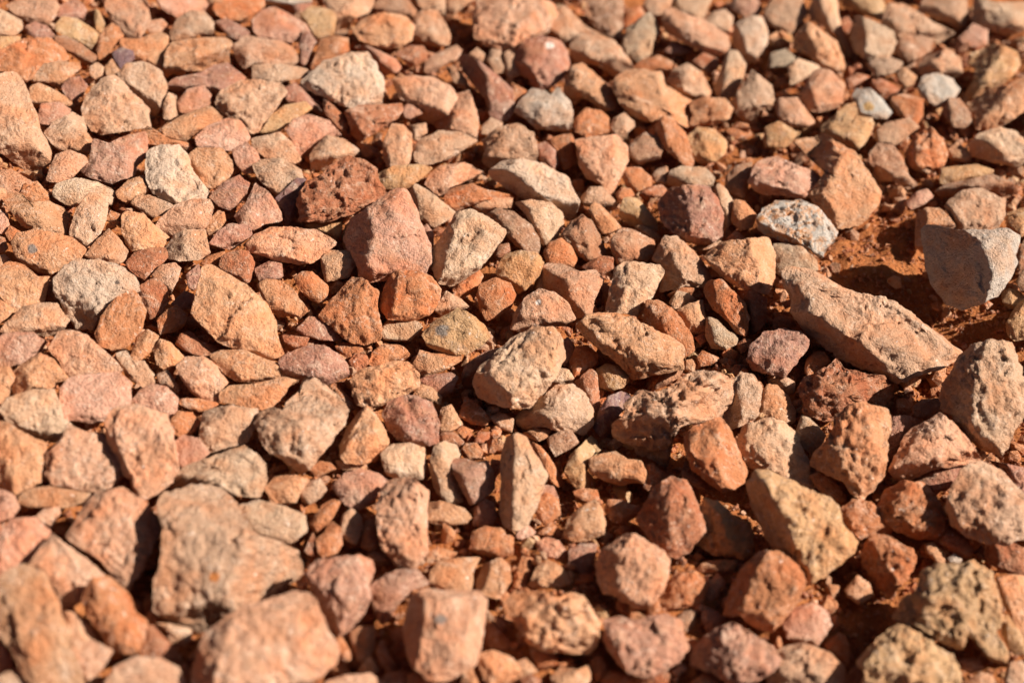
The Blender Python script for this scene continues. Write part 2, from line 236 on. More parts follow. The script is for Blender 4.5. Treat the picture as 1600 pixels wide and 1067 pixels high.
# ------------------------------------------------------------------ traced stones: tile, colour, outline | options
STONE_DATA = """
A0 K 40,40 130,-10 330,-10 370,40 340,110 290,160 190,140 110,110
A0 S -30,50 40,80 130,130 140,180 90,220 -30,215
A0 C -30,230 120,230 130,260 40,320 -30,330
A0 M 150,170 220,140 290,165 340,220 310,250 230,240 180,220
A0 C 350,150 400,110 480,120 590,190 610,230 570,310 500,260 400,225 350,195
A0 M 370,40 480,-10 540,60 520,130 440,110 360,110
A0 C 590,60 620,70 655,150 640,220 600,190 590,130
A0 K 660,20 700,-30 850,-30 920,60 935,130 900,200 860,250 790,220 700,130 665,70|n=pinkish slab at the top edge|l=smooth pinkish tan slab at the top edge, above the dark purple pebble
A0 K 905,170 950,130 1010,120 1045,155 1010,195 940,210
A0 O 610,260 650,190 700,145 740,180 770,230 720,290 660,350 620,375 605,320
A0 G 770,240 860,250 1000,200 1045,230 1050,330 1020,440 930,390 840,370 800,310 750,270
A0 U 700,330 760,300 830,320 840,370 800,400 760,440 720,380|e=.5|n=dark purple pebble|l=small dark purple pebble lying on the tan stones near the top
A0 G 655,420 700,370 730,420 760,450 720,480 660,470
A0 O -30,330 150,250 300,240 390,310 420,380 330,385 250,410 210,490 160,510 60,450 -30,440|n=streaked orange slab|l=large streaked orange slab at the left edge above the big tan boulder|x=1.4
A0 G 220,460 280,400 380,385 490,400 500,430 430,490 370,560 300,520 215,510
A0 B 330,230 420,230 510,280 600,350 590,380 540,410 470,360 400,310
A0 T 560,420 600,390 650,420 640,470 590,500 560,470
A0 M 385,545 430,490 500,480 545,540 520,590 465,640 410,600
A0 G 190,550 240,520 310,550 400,600 460,660 440,690 380,640 260,650 230,680 190,650
A0 Q 240,720 260,650 370,640 460,700 400,740 300,780 250,770
A0 T -60,480 70,455 130,500 170,570 190,650 230,720 240,800 280,870 310,950 300,1020 250,1060 190,1080 100,1010 0,940 -60,930|n=big tan boulder at the left edge|l=big speckled tan boulder cut off by the left edge, cracked along its foot
A0 T 280,830 330,770 450,710 520,740 540,830 580,880 570,950 530,970 460,940 380,940 330,900|x=1.5
A0 K 310,1060 350,970 430,940 530,980 550,1010 500,1060 450,1110 360,1140 290,1130
A0 Q 560,1000 590,870 680,900 790,850 900,830 915,900 910,980 850,1040 840,1090 700,1140 600,1120 510,1070|n=dusky pink split stone|l=dusky pink stone split by a dark notch, in front of the humped tan stone
A0 T 510,690 550,600 640,500 690,480 740,490 800,560 860,620 920,680 930,790 860,800 760,820 640,835 570,810 540,760|x=1.2|n=humped tan stone|l=humped tan stone with an undercut lower edge in the upper left
A0 T 740,470 800,400 900,395 1000,440 1045,540 1020,640 960,740 930,780 920,680 850,600 790,540
A0 G 1040,330 1080,270 1180,250 1290,240 1400,240 1440,270 1420,340 1430,400 1340,400 1300,440 1120,440 1050,480 1030,420|n=broad orange block|l=broad blurred orange tan block resting on a ribbed brown slab
A0 T 1070,200 1110,120 1190,70 1270,75 1330,140 1330,210 1240,220 1150,250 1070,250
A0 P 980,-10 1270,-30 1300,20 1270,70 1180,80 1110,110 1050,80 1000,40
A0 O 1330,60 1340,10 1400,-30 1640,-30 1650,40 1590,90 1500,130 1400,130
A0 M 1340,140 1420,120 1520,170 1560,210 1490,250 1430,230
A0 K 1455,290 1540,225 1620,240 1750,260 1830,300 1855,360 1830,410 1700,405 1600,390 1530,430 1480,370|n=loaf shaped pink stone|l=blurred loaf shaped pinkish stone high in the upper left, right of the broad orange block
A0 M 1050,530 1100,490 1250,460 1340,410 1420,400 1530,490 1480,530 1400,560 1350,600 1300,560 1200,550 1120,575|x=1.4|n=ribbed brown slab|l=ribbed mauve brown slab lying below the broad orange block
A0 Q 1110,640 1170,560 1270,540 1320,600 1310,660 1240,690 1170,710 1120,700
A0 T 1020,660 1050,580 1105,600 1100,680 1110,720 1060,750 1020,740
A0 G 1010,800 1130,730 1300,665 1350,700 1385,750 1300,780 1230,830 1180,880 1080,860 1030,840|n=orange bar stone|l=orange bar shaped stone slanting up to the right, above the rose stone
A0 P 1225,860 1300,790 1420,745 1500,760 1560,860 1530,900 1440,940 1300,940 1240,910|n=rose stone|l=rose pink rounded stone right below the slanting orange bar
A0 T 1355,640 1390,570 1480,520 1600,500 1740,530 1785,580 1700,700 1610,820 1570,830 1510,760 1440,730 1370,690|x=1.5|n=grainy tan wedge|l=large grainy tan wedge pointing down, left of the pale cream boulder
A0 L 925,960 990,920 1120,915 1170,970 1200,1070 1290,1190 1280,1240 1150,1270 1080,1260 960,1210 920,1130|x=1.4|n=pale leaning stone|l=pale grey cream stone with a pitted base, right of the dusky pink split stone
A0 G 1180,970 1230,930 1380,930 1440,1000 1455,1060 1430,1110 1340,1180 1280,1160 1220,1080
A0 P 1450,940 1540,890 1610,960 1640,1070 1530,1090 1480,1030
A0 O 890,830 930,790 980,820 1060,870 1180,890 1210,960 1120,910 990,910 930,900
A1 I 60,-50 350,-50 340,15 200,30 70,30|n=pale blue grey stone|l=pale blue grey stone cut off by the top edge
A1 P -20,130 40,70 110,45 200,90 300,150 330,200 270,260 200,265 120,240 40,245 -10,200
A1 M 270,270 290,200 330,200 380,270 340,330 310,410 275,390
A1 C 280,90 350,40 470,70 500,110 480,220 390,260 340,200 290,140
A1 T 420,-10 640,-40 740,0 700,80 600,120 580,230 480,230 500,120 450,60
A1 O 340,430 380,330 400,260 480,230 570,240 580,320 480,370 390,430
A1 G 610,190 690,110 800,85 920,100 980,160 970,250 900,295 820,305 720,280 660,250|e=.25|n=rounded bun stone|l=rounded orange tan bun of a stone near the top with black shadow on its left
A1 B 740,50 770,-10 930,-20 1000,70 980,110 900,90 800,80
A1 T 970,230 1000,100 1040,70 1130,70 1180,150 1215,230 1200,280 1120,290 1040,270|x=1.4
A1 T 1010,40 1000,-20 1180,-30 1180,100 1120,70
A1 T 1200,60 1200,-30 1400,-30 1330,20 1240,90
A1 K 1360,100 1400,0 1590,-10 1720,-20 1850,30 1870,90 1810,200 1660,260 1600,300 1530,320 1470,290 1390,240 1370,190|x=1.5|e=.2|n=big pinkish block at the top|l=big rough pinkish block standing at the top edge left of centre
A1 Q 600,310 680,285 770,320 870,370 905,420 880,450 800,475 760,400 700,340
A1 R 860,340 960,290 1040,290 1075,340 1040,380 970,420 910,370
A1 K 1060,400 1100,350 1250,285 1285,320 1260,370 1160,420 1100,470 1050,450
A1 L 350,460 430,390 600,335 690,340 740,400 790,510 780,600 770,660 650,670 550,660 470,620 420,600 330,560 290,510|x=1.3|e=.25|n=pale cream boulder|l=pale cream angular boulder in the upper middle, the lightest large stone there
A1 T -20,410 150,400 300,430 340,460 290,490 200,500 110,530 -20,520
A1 R 420,620 480,660 560,740 575,790 545,830 480,780 430,710
A1 R 560,700 650,660 780,660 900,650 910,700 880,740 810,780 740,830 660,880 600,830|x=2|n=craggy rust stone|l=craggy dark rust stone below the pale cream boulder
A1 K 860,510 960,480 1100,490 1210,540 1250,600 1240,690 1110,770 1020,750 930,740 1000,680 910,620 880,570|n=knobbly pink tan boulder|l=knobbly pinkish tan boulder right of the pale cream boulder
A1 Q 905,690 950,650 1000,650 1040,710 960,745 920,730|e=.3
A1 K 1240,600 1330,570 1370,680 1390,780 1370,870 1260,830 1130,800 1110,760 1220,690
A1 M 1275,370 1310,350 1400,390 1500,470 1600,560 1610,690 1560,750 1460,720 1430,610 1350,520 1300,450|n=long mauve stone|l=long mauve brown stone sloping down to the right in the upper middle
A1 B 1190,430 1240,415 1300,480 1360,590 1370,680 1320,570 1250,530
A1 T 1330,340 1380,300 1430,340 1440,400 1380,380
A1 T 1440,380 1470,310 1530,320 1560,450 1500,460
A1 T 1550,330 1610,310 1680,340 1650,470 1580,490 1550,430
A1 T 1410,790 1470,735 1540,770 1530,810 1450,840 1410,840
A1 T 1420,880 1520,800 1640,780 1730,840 1760,960 1740,1000 1600,1040 1480,1060 1420,1000 1440,940|x=1.4
A1 T 990,920 1040,870 1150,820 1270,830 1380,880 1300,930 1210,990 1140,1010 1070,1030 1000,1010
A1 T 800,890 850,780 920,790 970,840 975,940 950,1030 880,1070 820,1040 795,960|n=small upright tan stone|l=small upright tan stone just right of and above the craggy brown boulder
A1 T 380,910 440,850 540,870 640,940 600,980 500,990 430,1060 350,1060 340,970
A1 P 190,820 230,750 330,720 450,760 540,860 430,840 350,930 330,980 270,990 240,900|n=smooth pink hump|l=smooth pink humped stone with a shadowed cleft, up left of the craggy brown boulder
A1 T -20,870 150,830 220,890 280,1000 220,1030 100,1010 -20,930
A1 C 30,830 100,720 180,660 300,640 350,680 280,730 200,780 150,820
B1 R 270,200 330,90 410,70 450,10 520,-40 600,-55 690,-20 730,10 740,50 790,140 800,190 740,250 620,290 540,310 480,330 400,350 290,340 275,290|x=2.3|e=.45|n=craggy brown boulder|l=craggy reddish brown boulder sitting on top, above the pink stone with a flat face
A1 T 940,790 1060,770 1070,830 990,880
A2 M 40,320 80,260 180,235 300,260 340,330 355,410 300,500 230,550 150,550 110,490 30,450 25,390|m=861,67,8,white|n=rounded mauve stone|l=rounded mauve pink stone with a white fleck, below the big pinkish block at the top
A2 T 210,180 270,50 330,40 460,170 560,220 600,250 480,210 390,230 330,260 240,240
A2 T 370,270 440,220 560,230 640,260 700,340 750,410 720,450 640,480 570,430 500,400 400,400 370,350
A2 G 330,600 340,500 380,420 440,400 520,470 620,560 665,630 640,680 570,690 500,640 440,600 400,660 350,650|x=1.3
A2 I 20,700 50,640 130,560 200,570 240,600 280,550 350,630 375,700 360,820 260,810 150,800 90,740|n=greyish ridged stone|l=greyish white ridged stone just below the rounded mauve stone
A2 B 480,110 460,-20 690,-20 690,150 680,220 650,250 570,220 510,160|x=1.3
A2 V 690,260 720,180 800,120 860,80 910,160 920,210 880,260 870,330 800,390 720,350 700,310|n=greyish olive stone|l=greyish olive pointed stone left of the pink tan wedge near the top
A2 O 690,160 720,60 800,40 830,90 780,140 720,170
A2 T 800,60 860,-20 1000,-20 1000,30 930,90 880,100
A2 K 950,80 1000,50 1100,100 1200,130 1340,220 1350,290 1300,350 1220,330 1170,320 1070,260 960,200|e=.3|n=pink tan wedge|l=pinkish tan wedge with a dark undercut left side near the top, right of centre
A2 M 940,330 1000,260 1080,280 1160,325 1060,345
A2 S 1030,-10 1250,-20 1210,80 1180,130 1080,100 1040,60
A2 T 1210,130 1260,80 1330,60 1380,110 1370,170 1320,210 1250,180
A2 Q 1360,40 1400,-20 1520,-20 1570,60 1530,110 1450,120 1420,90
A2 L 1380,260 1390,160 1480,110 1560,110 1595,200 1590,270 1540,350 1480,400 1450,340 1390,310|n=pale shield stone|l=pale grey cream shield shaped stone near the top, right of the pink tan wedge
A2 S 1260,560 1310,430 1350,320 1410,330 1460,410 1440,500 1390,600 1340,610 1280,590|r=1350,330,1310,590
A2 R 1120,390 1200,330 1280,370 1290,420 1230,470 1170,430
A2 T 970,500 1020,430 1100,400 1180,450 1240,570 1230,600 1120,610 1060,580 1000,540|x=1.5|r=1050,420,1080,590
A2 G 640,500 720,450 800,440 930,460 960,540 1040,590 1130,640 1120,730 1080,790 990,740 920,740 860,760 740,720 680,640 640,560|n=long orange tan slab|l=long smooth orange tan slab behind the reddish spindle shaped stone
A2 O 760,420 830,370 920,350 1000,390 990,470 940,530 930,450 830,440
A2 G 1110,650 1200,610 1330,620 1380,680 1350,740 1270,780 1180,790 1110,790 1130,720
A2 O 890,790 950,730 1010,760 1080,830 1110,920 1135,1000 1110,1040 1050,1010 970,940 910,880|e=.35|n=reddish spindle stone|l=reddish orange spindle shaped stone leaning down to the right
A2 C 1100,850 1160,800 1260,810 1340,890 1330,960 1260,1010 1180,1020 1120,970|x=1.6
A2 T 1380,630 1430,560 1500,450 1560,490 1620,540 1640,660 1540,690 1530,780 1450,760 1400,700
A2 B 740,980 720,920 830,830 900,860 940,930 920,990 850,1010 800,1030
A2 T 640,740 700,710 780,780 720,830 710,900 640,860 610,800
A2 O 400,740 460,680 560,700 600,740 600,830 480,860 390,820|x=1.5
A2 K 400,880 520,860 650,850 715,920 720,1000 690,1080 650,1150 620,1210 540,1140 470,1110 430,1040
A2 M 150,910 210,890 270,940 290,1020 260,1070 180,1020
A2 O 220,880 300,850 370,840 410,930 390,1030 320,1060 290,980 260,930
A2 O 0,520 90,570 60,620 0,700 -30,620
B2 L -110,80 -130,30 -60,-20 70,-40 200,-10 280,40 340,70 380,150 410,210 390,290 340,330 300,280 200,220 120,220 60,190 -20,140|n=smooth pale slab|l=smooth pale buff slab in the upper middle, right of the craggy brown boulder
B2 S 20,230 120,215 240,230 310,290 320,350 290,430 240,490 180,480 130,370 80,290
B2 S 970,110 990,30 1060,0 1200,10 1260,70 1250,120 1180,130 1100,110 1030,130
B2 O 690,60 710,10 800,10 870,70 870,120 780,160 720,130
B2 T 870,70 900,20 970,0 980,80 960,110 900,100
A3 T -20,60 40,-20 200,-20 245,70 210,140 140,210 80,190 0,150
A3 S 260,60 300,-20 430,-20 440,100 470,200 540,320 565,380 520,440 460,330 420,250 340,160 270,130|n=long pale streak stone|l=long blurred pale stone running down from the top edge on the right
A3 G 160,240 250,140 330,190 420,260 460,350 480,420 440,460 350,430 240,340 170,310|x=1.3|r=225,150,350,440
A3 R 460,120 500,105 525,150 500,215 460,180
A3 S 520,240 550,110 640,130 780,200 795,270 760,350 680,370 600,360 550,320|r=600,130,615,365|e=.2|n=blocky sand coloured stone|l=blocky sand coloured stone with a dark left face, upper right
A3 T 720,140 760,30 850,30 950,90 1050,150 1150,200 1100,280 1020,260 950,230 830,240 760,190|x=1.5
A3 B 790,310 830,240 950,230 1020,250 1010,320 900,400 820,360|x=1.5
A3 T 930,80 990,-20 1230,-30 1250,120 1190,180 1100,130 1000,90
A3 C 460,40 500,-20 700,-20 740,60 720,130 640,110 560,70
A3 S 1280,120 1300,-10 1420,20 1600,20 1640,130 1590,200 1490,220 1390,190 1350,200|n=sandy block in the top right corner|l=blurred sandy block in the top right corner
A3 Q 1190,240 1280,150 1370,190 1370,270 1290,300 1220,270
A3 C 1250,400 1270,340 1420,280 1550,330 1570,410 1500,500 1400,560 1300,600 1240,640 1200,580 1280,520 1300,440|n=large ochre boulder|l=large blurred ochre boulder near the top right corner
A3 T 940,410 1000,350 1120,310 1200,370 1210,460 1150,500 1080,470 970,470|x=1.5
A3 I 940,560 970,480 1060,460 1150,500 1195,560 1160,620 1070,670 1010,640 960,600|e=.2|n=whitish grey stone|l=whitish grey rounded stone in the upper right, left of the large ochre boulder
A3 Y 530,600 560,560 640,560 710,620 770,700 740,745 640,735 540,710|e=.2|m=1355,162,9,ochre|n=grey triangular stone|l=small grey triangular stone with an ochre band, upper right
A3 O 770,610 850,590 970,620 965,720 930,780 860,750 780,690
A3 G 810,460 850,420 930,480 900,540 860,555 820,500
A3 T 620,400 680,370 760,360 840,390 820,450 740,470 680,490
A3 R 480,500 560,460 640,480 560,530 500,570
A3 R 640,540 700,490 780,530 840,570 770,590 730,620
A3 K 190,620 250,500 300,440 380,440 470,530 465,640 400,680 330,700 250,690 200,660|r=250,510,290,690
A3 C 330,800 400,740 480,670 545,640 560,730 640,740 660,780 610,880 550,940 480,920 360,880
A3 K 60,620 180,615 230,680 290,760 240,795 150,790 80,760 50,690
A3 V 0,420 20,330 110,310 170,360 140,410 60,430
A3 S 120,420 190,370 310,410 330,440 230,490 140,550 140,480
A3 T 660,840 740,770 880,740 940,800 880,840 820,900 780,910 700,900
A3 O 860,960 920,850 1010,800 1090,870 1120,960 1100,1030 1030,1060 920,1060 870,1010|x=1.7|r=920,850,930,1050
A3 B 630,970 680,900 780,910 840,990 860,1060 800,1090 690,1080 640,1020|x=1.7
A3 G 1260,660 1380,560 1500,540 1600,480 1650,600 1590,700 1500,760 1400,820 1300,800 1280,730|n=orange tan bar at the right edge|l=blurred orange tan bar running off the right edge below the large ochre boulder
A3 B 1090,700 1130,620 1200,620 1250,690 1280,770 1220,800 1150,790
A3 S 1260,900 1330,840 1450,800 1550,830 1640,930 1640,1000 1540,1040 1400,1010 1270,970|r=1330,850,1520,1010
B3 C 1080,60 1100,10 1300,-10 1420,30 1350,60 1250,100 1160,120 1080,110
A3 G 1110,950 1180,890 1280,970 1250,1010 1150,1000
F G 1235,222 1290,215 1335,240 1375,300 1370,318 1340,350 1310,355 1280,325 1265,305 1290,270 1262,245|n=broad orange boulder|l=broad orange tan boulder right of the dark craggy stone, beside bare red soil
B3 Q -120,100 -60,-20 60,-60 180,0 280,30 335,75 270,150 220,205 100,180 -40,170|x=1.8|e=.3|n=dark craggy mauve stone|l=craggy dark mauve stone leaning against the broad orange boulder
A3 C -20,800 70,760 180,830 150,880 110,920 -20,920
B3 P 850,230 930,160 990,140 1035,190 970,240 900,270|n=small brick pink stone|l=small brick shaped pink stone above the shadowed hollow
B3 B 650,50 690,0 860,0 880,60 930,110 870,150 780,90 700,100|x=1.5
B3 T 880,-10 1050,-10 1000,50 940,30
B0 K -20,30 70,20 150,70 200,100 140,150 60,190 0,180 -20,120
B0 O 130,170 150,110 230,95 300,170 310,220 200,230
B0 G 10,190 60,165 150,180 190,230 300,220 390,260 430,310 415,370 400,430 330,420 220,400 140,370 90,300 50,260|n=long orange pink stone|l=long orange pink stone near the left edge, left of the upright tan egg stone
B0 S 330,160 360,110 480,75 600,100 690,140 735,190 700,260 640,190 560,175 470,250 420,240 340,190
B0 T 440,390 480,260 560,170 610,175 670,240 660,340 620,430 530,515 470,460 440,430|e=.25|n=upright tan egg stone|l=upright egg shaped tan stone in the left part above the pale round boulder
B0 P -20,260 50,300 60,380 20,420 -20,420
B0 O 30,420 60,370 130,410 60,470
B0 R -20,430 30,450 50,510 20,540 -20,545
B0 G 80,480 120,420 230,400 380,430 450,450 530,520 490,590 400,630 310,670 240,650 130,590 100,540|e=.15|m=54,385,9,grey|n=orange oval with a grey spot|l=orange pink oval stone with a small grey spot, up left of the pale round boulder
B0 T 530,560 600,470 680,395 740,450 795,530 780,590 730,610 640,580 590,585
B0 O 640,440 670,360 710,340 730,380 690,400
B0 O 660,330 690,275 750,300 730,330 690,350
B0 G 725,160 800,90 890,60 930,130 910,180 830,200 800,230 740,200
B0 T 820,240 850,190 930,180 1080,240 1020,300 960,320 900,290|x=1.6
B0 G 765,310 800,285 900,300 950,360 1050,440 1010,510 920,510 830,525 790,480 760,390|x=1.4
B0 K 980,370 1000,330 1100,240 1200,210 1300,210 1330,260 1310,330 1270,390 1150,410 1070,440 1010,400|e=.15|n=pinkish tan knob|l=pinkish tan knob directly below the pale leaning stone in the left part
B0 T 1040,510 1090,430 1160,400 1280,400 1290,470 1310,540 1250,580 1130,590 1060,580|r=1150,410,1130,590|n=small block with a flat orange face|l=small block with a flat orange face, below the pinkish tan knob
B0 G 1280,360 1360,280 1400,290 1410,340 1370,400 1310,440 1290,400
B0 M 1310,190 1400,100 1490,60 1555,110 1530,200 1440,270 1370,250|n=dark mauve nugget|l=dark mauve nugget right of the pale leaning stone, left part
B0 R 1370,620 1390,560 1470,525 1550,535 1590,600 1560,720 1500,730 1420,670|e=.2
B0 M 1310,480 1360,410 1430,360 1560,370 1570,430 1510,480 1450,520 1380,510|x=1.7
B0 Q 1470,310 1540,230 1600,110 1690,180 1750,280 1760,340 1650,360 1580,400 1510,370|n=mauve pink wedge|l=mauve pink wedge left of the craggy brown boulder, next to deep shadow
B0 R 790,600 840,540 930,515 1030,510 1045,570 980,640 910,710 850,680 810,640
B0 K 950,680 1000,620 1090,605 1130,640 1110,710 1060,800 1010,760
B0 R 865,760 920,720 980,700 1040,760 1055,840 1000,920 940,950 900,900 880,830|x=1.3|n=dark rust chunk|l=dark rust chunk right of the pale round boulder
B0 L 350,700 400,630 500,590 620,590 760,640 840,700 860,790 790,790 720,830 650,890 620,950 580,1010 480,1000 430,930 380,830 345,790|x=1.2|e=.2|m=187,437,4,dark|n=pale round boulder|l=pale cream round boulder with a small dark pit, left part of the photo
B0 O 600,1040 640,930 720,830 820,770 870,820 905,900 890,1000 840,1070 780,1130 700,1140 620,1110|e=.3|n=reddish orange egg stone|l=reddish orange egg shaped stone overlapping the pale round boulder
B0 G -20,650 60,600 150,620 230,690 310,690 290,740 270,850 180,870 90,910 40,850 -20,770|n=orange tan hump at the left edge|l=orange tan humped stone at the left edge, left of the pale round boulder
B0 T -20,560 30,550 80,600 0,640 -20,630
B0 M 270,760 330,700 380,660 345,790 300,800
B0 G -20,820 40,860 80,910 30,960 -20,990
B0 T 0,1030 60,960 150,880 270,855 350,860 425,960 390,1020 300,1060 180,1040 80,1040
C0 Q -20,60 20,10 100,0 200,0 285,60 240,130 130,190 40,215 -20,190
F G 302,490 310,455 318,420 335,418 360,433 385,448 400,462 415,475 428,500 432,530 440,550 420,558 395,552 370,545 345,535 325,515 310,500|e=.3|n=big flat orange pink slab|l=big flat orange pink slab with white scratches, left of centre|x=.8
B0 M 1160,680 1240,610 1260,680 1220,770 1180,760
B0 M 1070,860 1150,780 1210,800 1220,880 1120,900
B0 O 980,960 1040,900 1100,870 1170,930 1150,1000 1100,1030 1000,1050|x=1.4
B0 O 1250,610 1300,560 1400,530 1410,560 1370,600 1310,635
C0 G 810,150 860,20 920,-20 990,20 960,100 880,170 830,190
C0 K 310,100 370,0 460,-10 540,20 620,90 690,150 760,230 640,260 470,280 400,230 370,170|n=smooth pink tan plate|l=smooth pinkish tan plate lying behind the pink cushion stone
C0 G 90,240 150,190 250,130 330,170 430,290 340,310 330,360 200,350 120,400 80,350|r=150,190,190,350
C0 G -20,210 60,220 100,280 60,340 110,410 60,430 -20,440
C0 S 0,480 60,410 200,360 330,360 370,440 390,530 440,570 420,640 350,675 260,660 160,620 60,560|e=.1|n=pale tan pointed stone|l=pale tan stone pointing left, left of the pink cushion stone
C0 P 385,350 430,290 540,265 740,250 810,320 805,460 720,490 640,550 580,560 480,540 400,540 385,450|e=.25|n=pink cushion stone|l=pink cushion shaped stone with crossing pale veins, left part|x=.6
C0 T 720,130 800,110 810,170 900,180 960,260 960,310 890,340 810,280 760,220|x=1.5
C0 G 960,110 1000,40 1060,60 1150,150 1090,200 1040,235 980,200
C0 R 1100,70 1130,10 1190,-10 1250,50 1390,100 1330,140 1230,140 1150,110
C0 K 1110,210 1160,160 1270,150 1340,200 1420,310 1370,360 1360,430 1270,420 1190,360 1140,290|n=pinkish leaf shaped stone|l=pinkish leaf shaped stone below the big flat orange pink slab
C0 G 1320,140 1380,110 1530,110 1640,160 1740,190 1780,230 1760,290 1620,310 1480,300 1400,250 1350,190
C0 Q 830,420 880,360 950,320 1040,340 1110,410 1100,490 1060,540 980,490 880,460
C0 B 980,260 1050,235 1090,290 1120,360 1090,385 1030,330 985,310
C0 K 670,560 710,490 850,460 960,490 1040,520 1070,610 1090,730 1110,850 1060,930 950,1010 880,1050 830,970 820,900 740,880 700,780 680,680|e=.1|r=730,690,850,960|n=stout orange pink boulder|l=stout orange pink boulder with white streaks, right below the pink cushion stone
C1 G -220,370 -150,330 0,320 160,280 280,300 200,330 160,400 100,460 30,480 -100,450 -220,430
C0 O 1110,440 1140,410 1240,410 1370,440 1290,490 1210,490
C0 O 1065,550 1110,490 1200,500 1250,560 1200,630 1120,660 1075,620
C0 T 1255,620 1280,490 1440,455 1600,480 1610,540 1540,680 1430,710 1320,740 1260,670|r=1430,470,1270,610|n=tan stone with a shaded corner|l=tan stone with a shaded upper left corner, right of the stout orange pink boulder
C0 Q 1090,680 1150,640 1240,660 1310,750 1250,800 1150,845 1110,820
C0 G -20,560 60,580 160,640 290,700 270,800 270,920 180,960 90,1010 -20,960|n=smooth orange slab at the left edge|l=smooth orange tan slab cut off by the left edge, below the pale tan pointed stone
C0 K 290,800 300,760 400,650 430,580 520,620 640,640 680,740 730,830 740,910 680,960 600,990 500,970 330,940 290,880|n=dimpled pink tan boulder|l=dimpled pinkish tan boulder left of the stout orange pink boulder
C0 G 130,1010 200,970 310,960 420,980 570,1000 500,1060 420,1090 200,1090 120,1060
C0 P -20,970 60,1000 110,1040 120,1090 80,1150 -20,1180
D0 K 390,210 450,130 500,30 560,-20 700,-60 830,20 920,120 920,190 870,290 830,380 740,520 650,420 580,340 480,280|e=.1|n=shield shaped pinkish boulder|l=large shield shaped pinkish boulder tapering downward, lower left
F T 250,800 262,775 300,765 345,768 370,790 385,830 420,845 455,860 475,880 470,905 440,925 400,945 375,955 345,965 330,985 300,985 265,965 245,945 243,905 255,880 258,830|e=.05|m=336,896,9,orange|n=biggest tan boulder|l=biggest tan boulder, lower left, with a small bright orange spot|x=1.2
F S 265,755 290,730 330,715 380,698 412,725 415,755 400,775 365,772 345,765 300,765 265,775|x=1.2
F S 375,790 405,782 440,790 475,805 478,830 450,850 415,840 385,825|n=pale rounded cobble|l=pale rounded cobble on the right shoulder of the biggest tan boulder
C1 M 150,180 200,130 330,85 420,80 500,130 570,200 570,260 500,300 440,320 340,300 200,265 160,220|e=.2|n=flat mauve slab|l=flat mauve slab with a pale veined top, left of centre|x=.7
C1 R 160,10 330,30 310,90 230,100 180,60
B1 M 250,1020 330,940 390,950 470,1000 520,1060 500,1090 400,1085 310,1060
B1 G 10,740 70,710 160,720 230,770 270,830 300,870 270,940 210,930 140,940 80,880 40,810|x=1.3
B1 M -10,640 80,595 160,610 165,690 120,710 20,720|x=1.3
B1 O 240,700 290,660 350,660 450,750 440,830 400,860 340,830 280,780|e=.15
B1 S 410,580 450,530 530,530 620,520 655,590 600,640 580,690 440,720 420,650|e=.3|n=small sandy stone with a notch|l=small sandy yellow stone left of the foot of the pink flat faced stone
B1 P 560,450 600,330 640,310 740,240 830,170 880,150 930,160 980,240 1020,350 1080,490 1080,590 1040,670 940,660 850,690 720,715 650,680 640,600 580,510|r=745,245,700,690|e=.3|x=.7|n=pink flat faced stone|l=tall pink stone with flat lit front and dark left side, below the craggy brown boulder
B1 C 535,440 560,370 620,320 600,400 580,500 550,520
B1 S 960,170 1000,115 1070,150 1150,210 1260,300 1200,330 1110,380 1020,320 1000,240|n=sandy wedge|l=sandy wedge between the pink flat faced stone and the pitted sand boulder
B1 S 1100,530 1170,430 1260,290 1340,275 1450,330 1550,400 1540,450 1470,540 1390,640 1290,710 1220,745 1150,720 1110,640|e=.3|x=1.2|r=1270,300,1150,720|n=pitted sand boulder|l=sand coloured boulder with a pitted left flank, right of the pink flat faced stone
B1 K -50,480 0,430 100,385 220,385 350,400 450,440 500,480 420,540 340,600 270,610 150,590 60,560 -50,530|x=1.3|e=.15|n=long pinkish slab|l=long grainy pinkish slab below the craggy brown boulder
B1 C 310,370 430,340 540,330 530,420 480,510 440,440
B1 O 395,930 450,860 520,790 600,700 690,720 760,800 750,880 770,960 780,1060 700,1110 590,1100 480,1000|e=.2|x=1.3|n=bright rust orange stone|l=bright rust orange wedge shaped stone below the small sandy stone with a notch
B1 O 780,880 800,780 840,690 890,655 1010,660 1090,700 1145,770 1140,840 1090,920 980,960 830,950|e=.3|r=890,660,850,940|n=orange brown knob|l=orange brown knob with a dark left edge below the pink flat faced stone
B1 V 780,1020 830,960 970,960 1010,970 1040,1010 960,1090 880,1090 800,1080
B1 C 1040,1050 1120,970 1200,930 1260,890 1340,930 1420,990 1455,1060 1400,1120 1310,1170 1210,1170 1090,1130|e=.25|m=692,517,13,grey|n=ochre stone with a grey patch|l=ochre fan shaped stone with a dark grey patch at centre of photo
B1 T 1110,900 1190,780 1280,830 1330,880 1250,900 1180,940
B1 O 1230,760 1310,690 1390,640 1420,690 1380,760 1290,830 1240,810|x=1.6
B1 O 1385,800 1400,740 1500,700 1590,740 1620,800 1590,880 1510,940 1440,960 1400,890
B1 C 760,50 860,0 1000,-10 1100,10 1050,60 960,130 900,160 830,140 790,130
B1 K 1080,60 1150,0 1300,-20 1420,40 1350,80 1210,130 1170,195 1100,150 1060,110
B1 O 1180,190 1220,140 1350,110 1440,150 1600,180 1600,240 1460,200 1330,250 1260,275 1190,240
B1 B 1440,310 1510,270 1610,290 1710,360 1760,440 1770,530 1690,545 1600,470 1540,400|x=1.4
B1 T 1360,250 1470,200 1600,190 1590,260 1480,270 1420,300
B1 M 1030,390 1070,360 1110,420 1110,490 1080,500
B1 R 1490,560 1520,490 1580,480 1590,530 1530,570
B1 C 1505,650 1550,560 1640,530 1750,540 1795,600 1760,690 1690,760 1640,790 1590,730 1520,700
